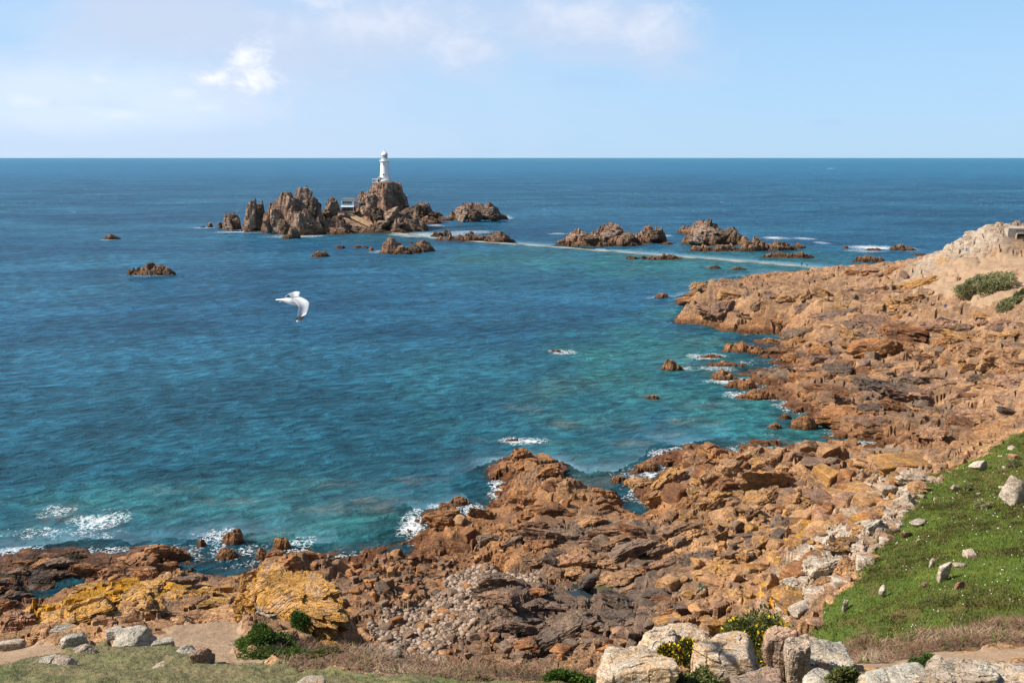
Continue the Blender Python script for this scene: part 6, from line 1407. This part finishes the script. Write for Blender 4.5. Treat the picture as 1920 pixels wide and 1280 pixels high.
# tide pools
def pool(px, py, wpx, hpx, label, col, seed, dz=0.0):
    c = hit(px, py); a = hit(px - wpx / 2, py); b = hit(px + wpx / 2, py); t = hit(px, py - hpx / 2); d = hit(px, py + hpx / 2)
    rx = max(0.5, 0.5 * np.hypot(*(b - a))); ry = min(max(0.5, 0.5 * abs(t[1] - d[1])), 2.2 * rx)
    n = 40; ang = np.linspace(0, 2 * math.pi, n, endpoint=False); rr = 1 + 0.9 * fbm(np.cos(ang) * 1.3 + seed, np.sin(ang) * 1.3, seed, 3)
    X = c[0] + rx * rr * np.cos(ang); Y = c[1] + ry * rr * np.sin(ang); gx, gy = np.meshgrid(np.linspace(-.8, .8, 9), np.linspace(-.8, .8, 9))
    z = float(np.percentile(land_h((c[0] + gx * rx).ravel().astype(np.float32), (c[1] + gy * ry).ravel().astype(np.float32)), 42)) + dz
    V = [(c[0], c[1], z)] + [(x, y, z) for x, y in zip(X, Y)]; F = [(0, 1 + i, 1 + (i + 1) % n) for i in range(n)]
    m, g = newmat('pool_water'); nn = g.noise(g.pos(), 0.6, 4.0); g.out(g.bsdf(g.mix(nn, tuple(v * .5 for v in col), col), 0.05, g.bump(g.noise(g.pos(), 3.0, 2.0), 0.05, 0.1), 0.5))
    tag(add_obj('tide_pool', mk_mesh('tide_pool', V, F, [m], False)), label, 'pool', None, 'structure')
pool(1085, 1115, 66, 40, 'dark blue pool in the middle of the brown slabs', (0.030, 0.050, 0.055), 3)
pool(1004, 1172, 34, 40, 'green narrow pool beside the dark ridged rock', (0.020, 0.050, 0.030), 4)
pool(1150, 1098, 60, 14, 'yellow green pool among the brown slabs', (0.11, 0.10, 0.015), 5)
pool(1330, 1102, 40, 12, 'bright green pool by the angular block', (0.015, 0.075, 0.045), 6)
pool(862, 1032, 70, 14, 'brown pool behind the mid shore rocks', (0.05, 0.04, 0.03), 7)
pool(960, 1196, 60, 22, 'grey pool at the foot of the cove', (0.05, 0.045, 0.035), 8)

# ------------------------------------------------------------------ bunker on the headland
BK = 228.0
bx, by, bz = at_y(1886, 474, BK)
M_BUNK = plain('bunker_concrete', (0.36, 0.31, 0.25), 0.9, 0.25, 0.5, 0.3)
bk = empty('bunker', (bx, by, bz), 'grey concrete bunker with a wide dark opening at the right edge', 'bunker')
u_ = px_size(math.hypot(BK, 20)); hb = 42 * u_
MB().box((1.0, 1.2, hb / 2 - 0.5), (2.0, 2.4, hb + 1.0)).build('wall', M_BUNK, bk)
MB().box((6.5, 0.05, 0.35), (9.0, 0.7, 1.75)).build('sill_wall', M_BUNK, bk)
MB().box((6.25, 4.3, hb + 0.22), (12.4, 8.6, 0.44)).build('roof', M_BUNK, bk)
MB().box((7.0, 8.0, hb / 2 - 0.6), (11.0, 0.6, hb + 0.9)).build('back_wall', M_BUNK, bk)
MB().box((11.8, 4.0, hb / 2 - 0.6), (0.7, 7.2, hb + 0.9)).build('side_wall', M_BUNK, bk)
MB().box((2.12, -0.12, 3.0), (0.22, 0.3, 3.5)).box((6.6, -0.12, 4.86), (8.8, 0.3, 0.2)).build('opening_frame', plain('pale_frame', (0.55, 0.45, 0.32), 0.8, .1), bk)
MB().box((6.5, 1.2, hb - 0.55), (9.0, 2.2, 0.8)).build('lintel', M_BUNK, bk)
MB().box((3.0, -2.2, -1.4), (13.0, 3.5, 2.2)).build('terrace', plain('rubble_bank', (0.36, 0.24, 0.15), 0.95, .35, .8, .5), bk)

# ------------------------------------------------------------------ people
def person(px, py, D, jacket, legs, label, pose='stand', face=0.0, hair=(0.05, 0.035, 0.02)):
    foot = Vector(at_y(px, py, D)); root_z = foot.z
    if pose == 'stand':
        J = {'pel': (0, 0, .95), 'wai': (0, .01, 1.10), 'che': (0, .01, 1.36), 'nek': (0, 0, 1.50), 'hd0': (0, -.02, 1.58), 'hd1': (0, -.02, 1.68), 'hd2': (0, -.01, 1.76),
             'hl': (.10, 0, .90), 'kl': (.12, -.03, .50), 'al': (.12, .03, .09), 'tl': (.13, -.14, .04), 'hr': (-.10, 0, .90), 'kr': (-.13, -.06, .50), 'ar': (-.14, -.10, .09), 'tr': (-.15, -.27, .04),
             'sl': (.19, .01, 1.42), 'el': (.27, .03, 1.14), 'wl': (.26, -.08, .90), 'fl': (.25, -.12, .80), 'sr': (-.19, .01, 1.42), 'er': (-.27, .04, 1.14), 'wr': (-.27, -.06, .90), 'fr': (-.26, -.10, .80)}
    else:
        J = {'pel': (0, 0, .16), 'wai': (0, -.02, .32), 'che': (0, -.06, .58), 'nek': (0, -.08, .72), 'hd0': (0, -.11, .80), 'hd1': (0, -.12, .90), 'hd2': (0, -.11, .98),
             'hl': (.11, -.04, .15), 'kl': (.16, -.40, .46), 'al': (.16, -.62, .10), 'tl': (.17, -.78, .05), 'hr': (-.11, -.04, .15), 'kr': (-.16, -.40, .46), 'ar': (-.16, -.62, .10), 'tr': (-.17, -.78, .05),
             'sl': (.19, -.06, .63), 'el': (.26, -.18, .40), 'wl': (.18, -.38, .46), 'fl': (.10, -.42, .47), 'sr': (-.19, -.06, .63), 'er': (-.26, -.18, .40), 'wr': (-.18, -.38, .46), 'fr': (-.10, -.42, .47)}
    R = {'pel': .15, 'wai': .14, 'che': .16, 'nek': .06, 'hd0': .075, 'hd1': .10, 'hd2': .075, 'hl': .10, 'kl': .07, 'al': .05, 'tl': .04, 'hr': .10, 'kr': .07, 'ar': .05, 'tr': .04, 'sl': .075, 'el': .055, 'wl': .04, 'fl': .035, 'sr': .075, 'er': .055, 'wr': .04, 'fr': .035}
    E = [('pel', 'wai'), ('wai', 'che'), ('che', 'nek'), ('nek', 'hd0'), ('hd0', 'hd1'), ('hd1', 'hd2'), ('pel', 'hl'), ('hl', 'kl'), ('kl', 'al'), ('al', 'tl'), ('pel', 'hr'), ('hr', 'kr'), ('kr', 'ar'), ('ar', 'tr'), ('che', 'sl'), ('sl', 'el'), ('el', 'wl'), ('wl', 'fl'), ('che', 'sr'), ('sr', 'er'), ('er', 'wr'), ('wr', 'fr')]
    ks = list(J); me = bpy.data.meshes.new('person'); me.from_pydata([J[k] for k in ks], [(ks.index(a), ks.index(b)) for a, b in E], []); me.update()
    o = add_obj('body', me); md = o.modifiers.new('skin', 'SKIN')
    for i, k in enumerate(ks):
        sv = me.skin_vertices[0].data[i]; sv.radius = (R[k], R[k] * (0.75 if k in ('che', 'wai', 'pel') else 1)); sv.use_root = (k == 'pel')
    md.use_smooth_shade = True
    sub = o.modifiers.new('sub', 'SUBSURF'); sub.levels = 1; sub.render_levels = 1
    m, g = newmat('clothes'); z = g.sep(g.N.new('ShaderNodeTexCoord').outputs['Object'])[2]
    top = J['nek'][2]; wz = J['wai'][2] - (0.10 if pose == 'stand' else .06)
    col = g.mix(g.ss(z, wz - .02, wz + .02), legs, jacket); col = g.mix(g.ss(z, top - .01, top + .02), col, (0.45, 0.27, 0.19)); col = g.mix(g.ss(z, J['hd1'][2] + .02, J['hd1'][2] + .05), col, hair)
    col = g.mix(g.ss(z, .10, .07), col, (0.04, 0.035, 0.03))
    g.out(g.bsdf(col, 0.8, None, 0.2)); me.materials.append(m)
    r = empty('person', foot, label, 'person', rz=face); o.parent = r
    return r
person(1503, 499.2, at_z(1503, 499.2, 0.1)[1], (0.02, 0.025, 0.04), (0.03, 0.03, 0.035), 'person in dark clothes standing at the landward end of the causeway', face=0.4)
person(1513, 500.0, at_z(1513, 500.0, 0.1)[1], (0.18, 0.17, 0.17), (0.04, 0.05, 0.08), 'person in a grey top at the landward end of the causeway', face=-0.6)
person(1879, 428.5, 240, (0.75, 0.30, 0.02), (0.06, 0.09, 0.18), 'person in an orange jacket on the rocks above the bunker', face=0.5)
person(1874.5, 428.5, 240.5, (0.35, 0.40, 0.55), (0.25, 0.30, 0.42), 'person in pale blue beside the orange jacket', face=-0.3)
person(1811, 471, 222, (0.03, 0.30, 0.55), (0.03, 0.03, 0.035), 'person in a blue jacket sitting at the foot of the headland rocks', 'sit', 0.3)
person(1772, 577, 178, (0.10, 0.09, 0.12), (0.35, 0.36, 0.45), 'person in dark top sitting among the headland rocks', 'sit', -0.4)

# ------------------------------------------------------------------ the gull
def gull():
    GD = 22.0; c = Vector(at_y(543.4, 563.0, GD)); k = 14.22
    s = px_size(math.hypot(GD, 3.5)) / k
    def w3(u, v, y): return ((u - 760) * s, y, -(v - 470) * s)
    root = empty('gull', c, 'white and grey gull flying over the bay with black wing tips', 'gull')
    mw, g = newmat('white_feather'); g.out(g.bsdf((0.80, 0.79, 0.77), 0.7, None, 0.2))
    mg, g = newmat('grey_feather'); n = g.noise(g.pos(), 30, 3.0); g.out(g.bsdf(g.mix(n, (0.46, 0.48, 0.51), (0.56, 0.58, 0.60)), 0.7, None, 0.2))
    mk, g = newmat('black_feather'); g.out(g.bsdf((0.02, 0.02, 0.022), 0.6, None, 0.3))
    my, g = newmat('yellow_bill'); g.out(g.bsdf((0.75, 0.42, 0.03), 0.5, None, 0.3))
    st = [(395, 450, .006, .050), (480, 452, .014, .060), (560, 458, .032, .042), (640, 468, .055, .055), (740, 490, .075, .075), (860, 505, .082, .085), (960, 512, .074, .075), (1040, 515, .052, .055), (1085, 508, .048, .048), (1125, 503, .050, .046), (1160, 505, .038, .036), (1180, 509, .018, .018)]
    V = []; F = []; n = 14
    for (u, v, rz_, ry_) in st:
        b = w3(u, v, 0)
        for i in range(n):
            a = 2 * math.pi * i / n; V.append((b[0], b[1] + ry_ * math.cos(a), b[2] + rz_ * math.sin(a)))
    for j in range(len(st) - 1):
        for i in range(n): F.append((j * n + i, j * n + (i + 1) % n, (j + 1) * n + (i + 1) % n, (j + 1) * n + i))
    F += [tuple(range(n - 1, -1, -1)), tuple((len(st) - 1) * n + i for i in range(n))]
    MB().raw(V, F).build('body', mw, root, True)
    MB().raw([w3(1175, 505, .012), w3(1175, 505, -.012), w3(1175, 518, 0), w3(1235, 516, 0), w3(1228, 524, 0)], [(0, 1, 3), (1, 2, 4, 3), (2, 0, 3, 4), (0, 2, 1)]).build('bill', my, root)
    for yy in (-.047, .047):
        MB().lathe([(0.0, -.008), (.007, -.005), (.009, 0), (.007, .005), (0.0, .008)], 8, w3(1130, 497, yy)).build('eye', mk, root, True)
    def wing(stations, side):
        # stations: leading (u, v), trailing (u, v), y, kind
        top = []; P = []
        for (lu, lv, tu, tv, y, th) in stations:
            le = Vector(w3(lu, lv, y)); te = Vector(w3(tu, tv, y + 0.02 * side)); mid = le.lerp(te, .35) + Vector((0, 0, th)); P.append([le, le.lerp(te, .12) + Vector((0, 0, th * .6)), mid, le.lerp(te, .84) + Vector((0, 0, th * .25)), te])
        def strip(a, b, i0, i1, name, mat, parent, t=0.006):
            V = []; F = []; m = b - a + 1; q = i1 - i0 + 1
            for zz in (0, -t):
                for i in range(a, b + 1):
                    for j in range(i0, i1 + 1): V.append(P[i][j] + Vector((0, 0, zz)))
            def I(l, i, j): return l * m * q + i * q + j
            for i in range(m - 1):
                for j in range(q - 1):
                    F.append((I(0, i, j), I(0, i + 1, j), I(0, i + 1, j + 1), I(0, i, j + 1))); F.append((I(1, i, j + 1), I(1, i + 1, j + 1), I(1, i + 1, j), I(1, i, j)))
                for j in (0, q - 1): F.append((I(0, i, j), I(1, i, j), I(1, i + 1, j), I(0, i + 1, j)))
            for i in (0, m - 1):
                for j in range(q - 1): F.append((I(0, i, j), I(0, i, j + 1), I(1, i, j + 1), I(1, i, j)))
            return MB().raw(V, F).build(name, mat, parent, True)
        L = len(stations)
        w = strip(0, L - 3, 0, 3, 'wing', mg, root)
        strip(0, L - 3, 3, 4, 'trailing_edge', mw, w)
        strip(L - 3, L - 2, 0, 4, 'black_tip', mk, w); strip(L - 2, L - 1, 0, 4, 'tip_spot', mw, w)
    wing([(1010, 395, 770, 430, -.05, .02), (1110, 365, 860, 440, -.14, .03), (1230, 385, 985, 475, -.26, .035), (1330, 415, 1060, 520, -.36, .03), (1392, 460, 1105, 570, -.42, .02), (1385, 560, 1088, 650, -.46, .0), (1345, 680, 1076, 750, -.50, -.01), (1300, 755, 1070, 835, -.53, -.01), (1180, 905, 1062, 880, -.56, 0), (1120, 945, 1055, 930, -.57, 0)], -1)
    wing([(1000, 390, 770, 420, .05, .02), (1000, 330, 740, 385, .16, .03), (985, 292, 690, 362, .28, .03), (900, 292, 620, 360, .38, .02), (760, 322, 560, 405, .46, .01), (600, 380, 490, 455, .53, 0), (470, 470, 590, 530, .58, 0), (360, 590, 480, 575, .61, 0), (288, 622, 400, 602, .63, 0)], 1)
    root.rotation_euler = (0, 0, 0)
gull()
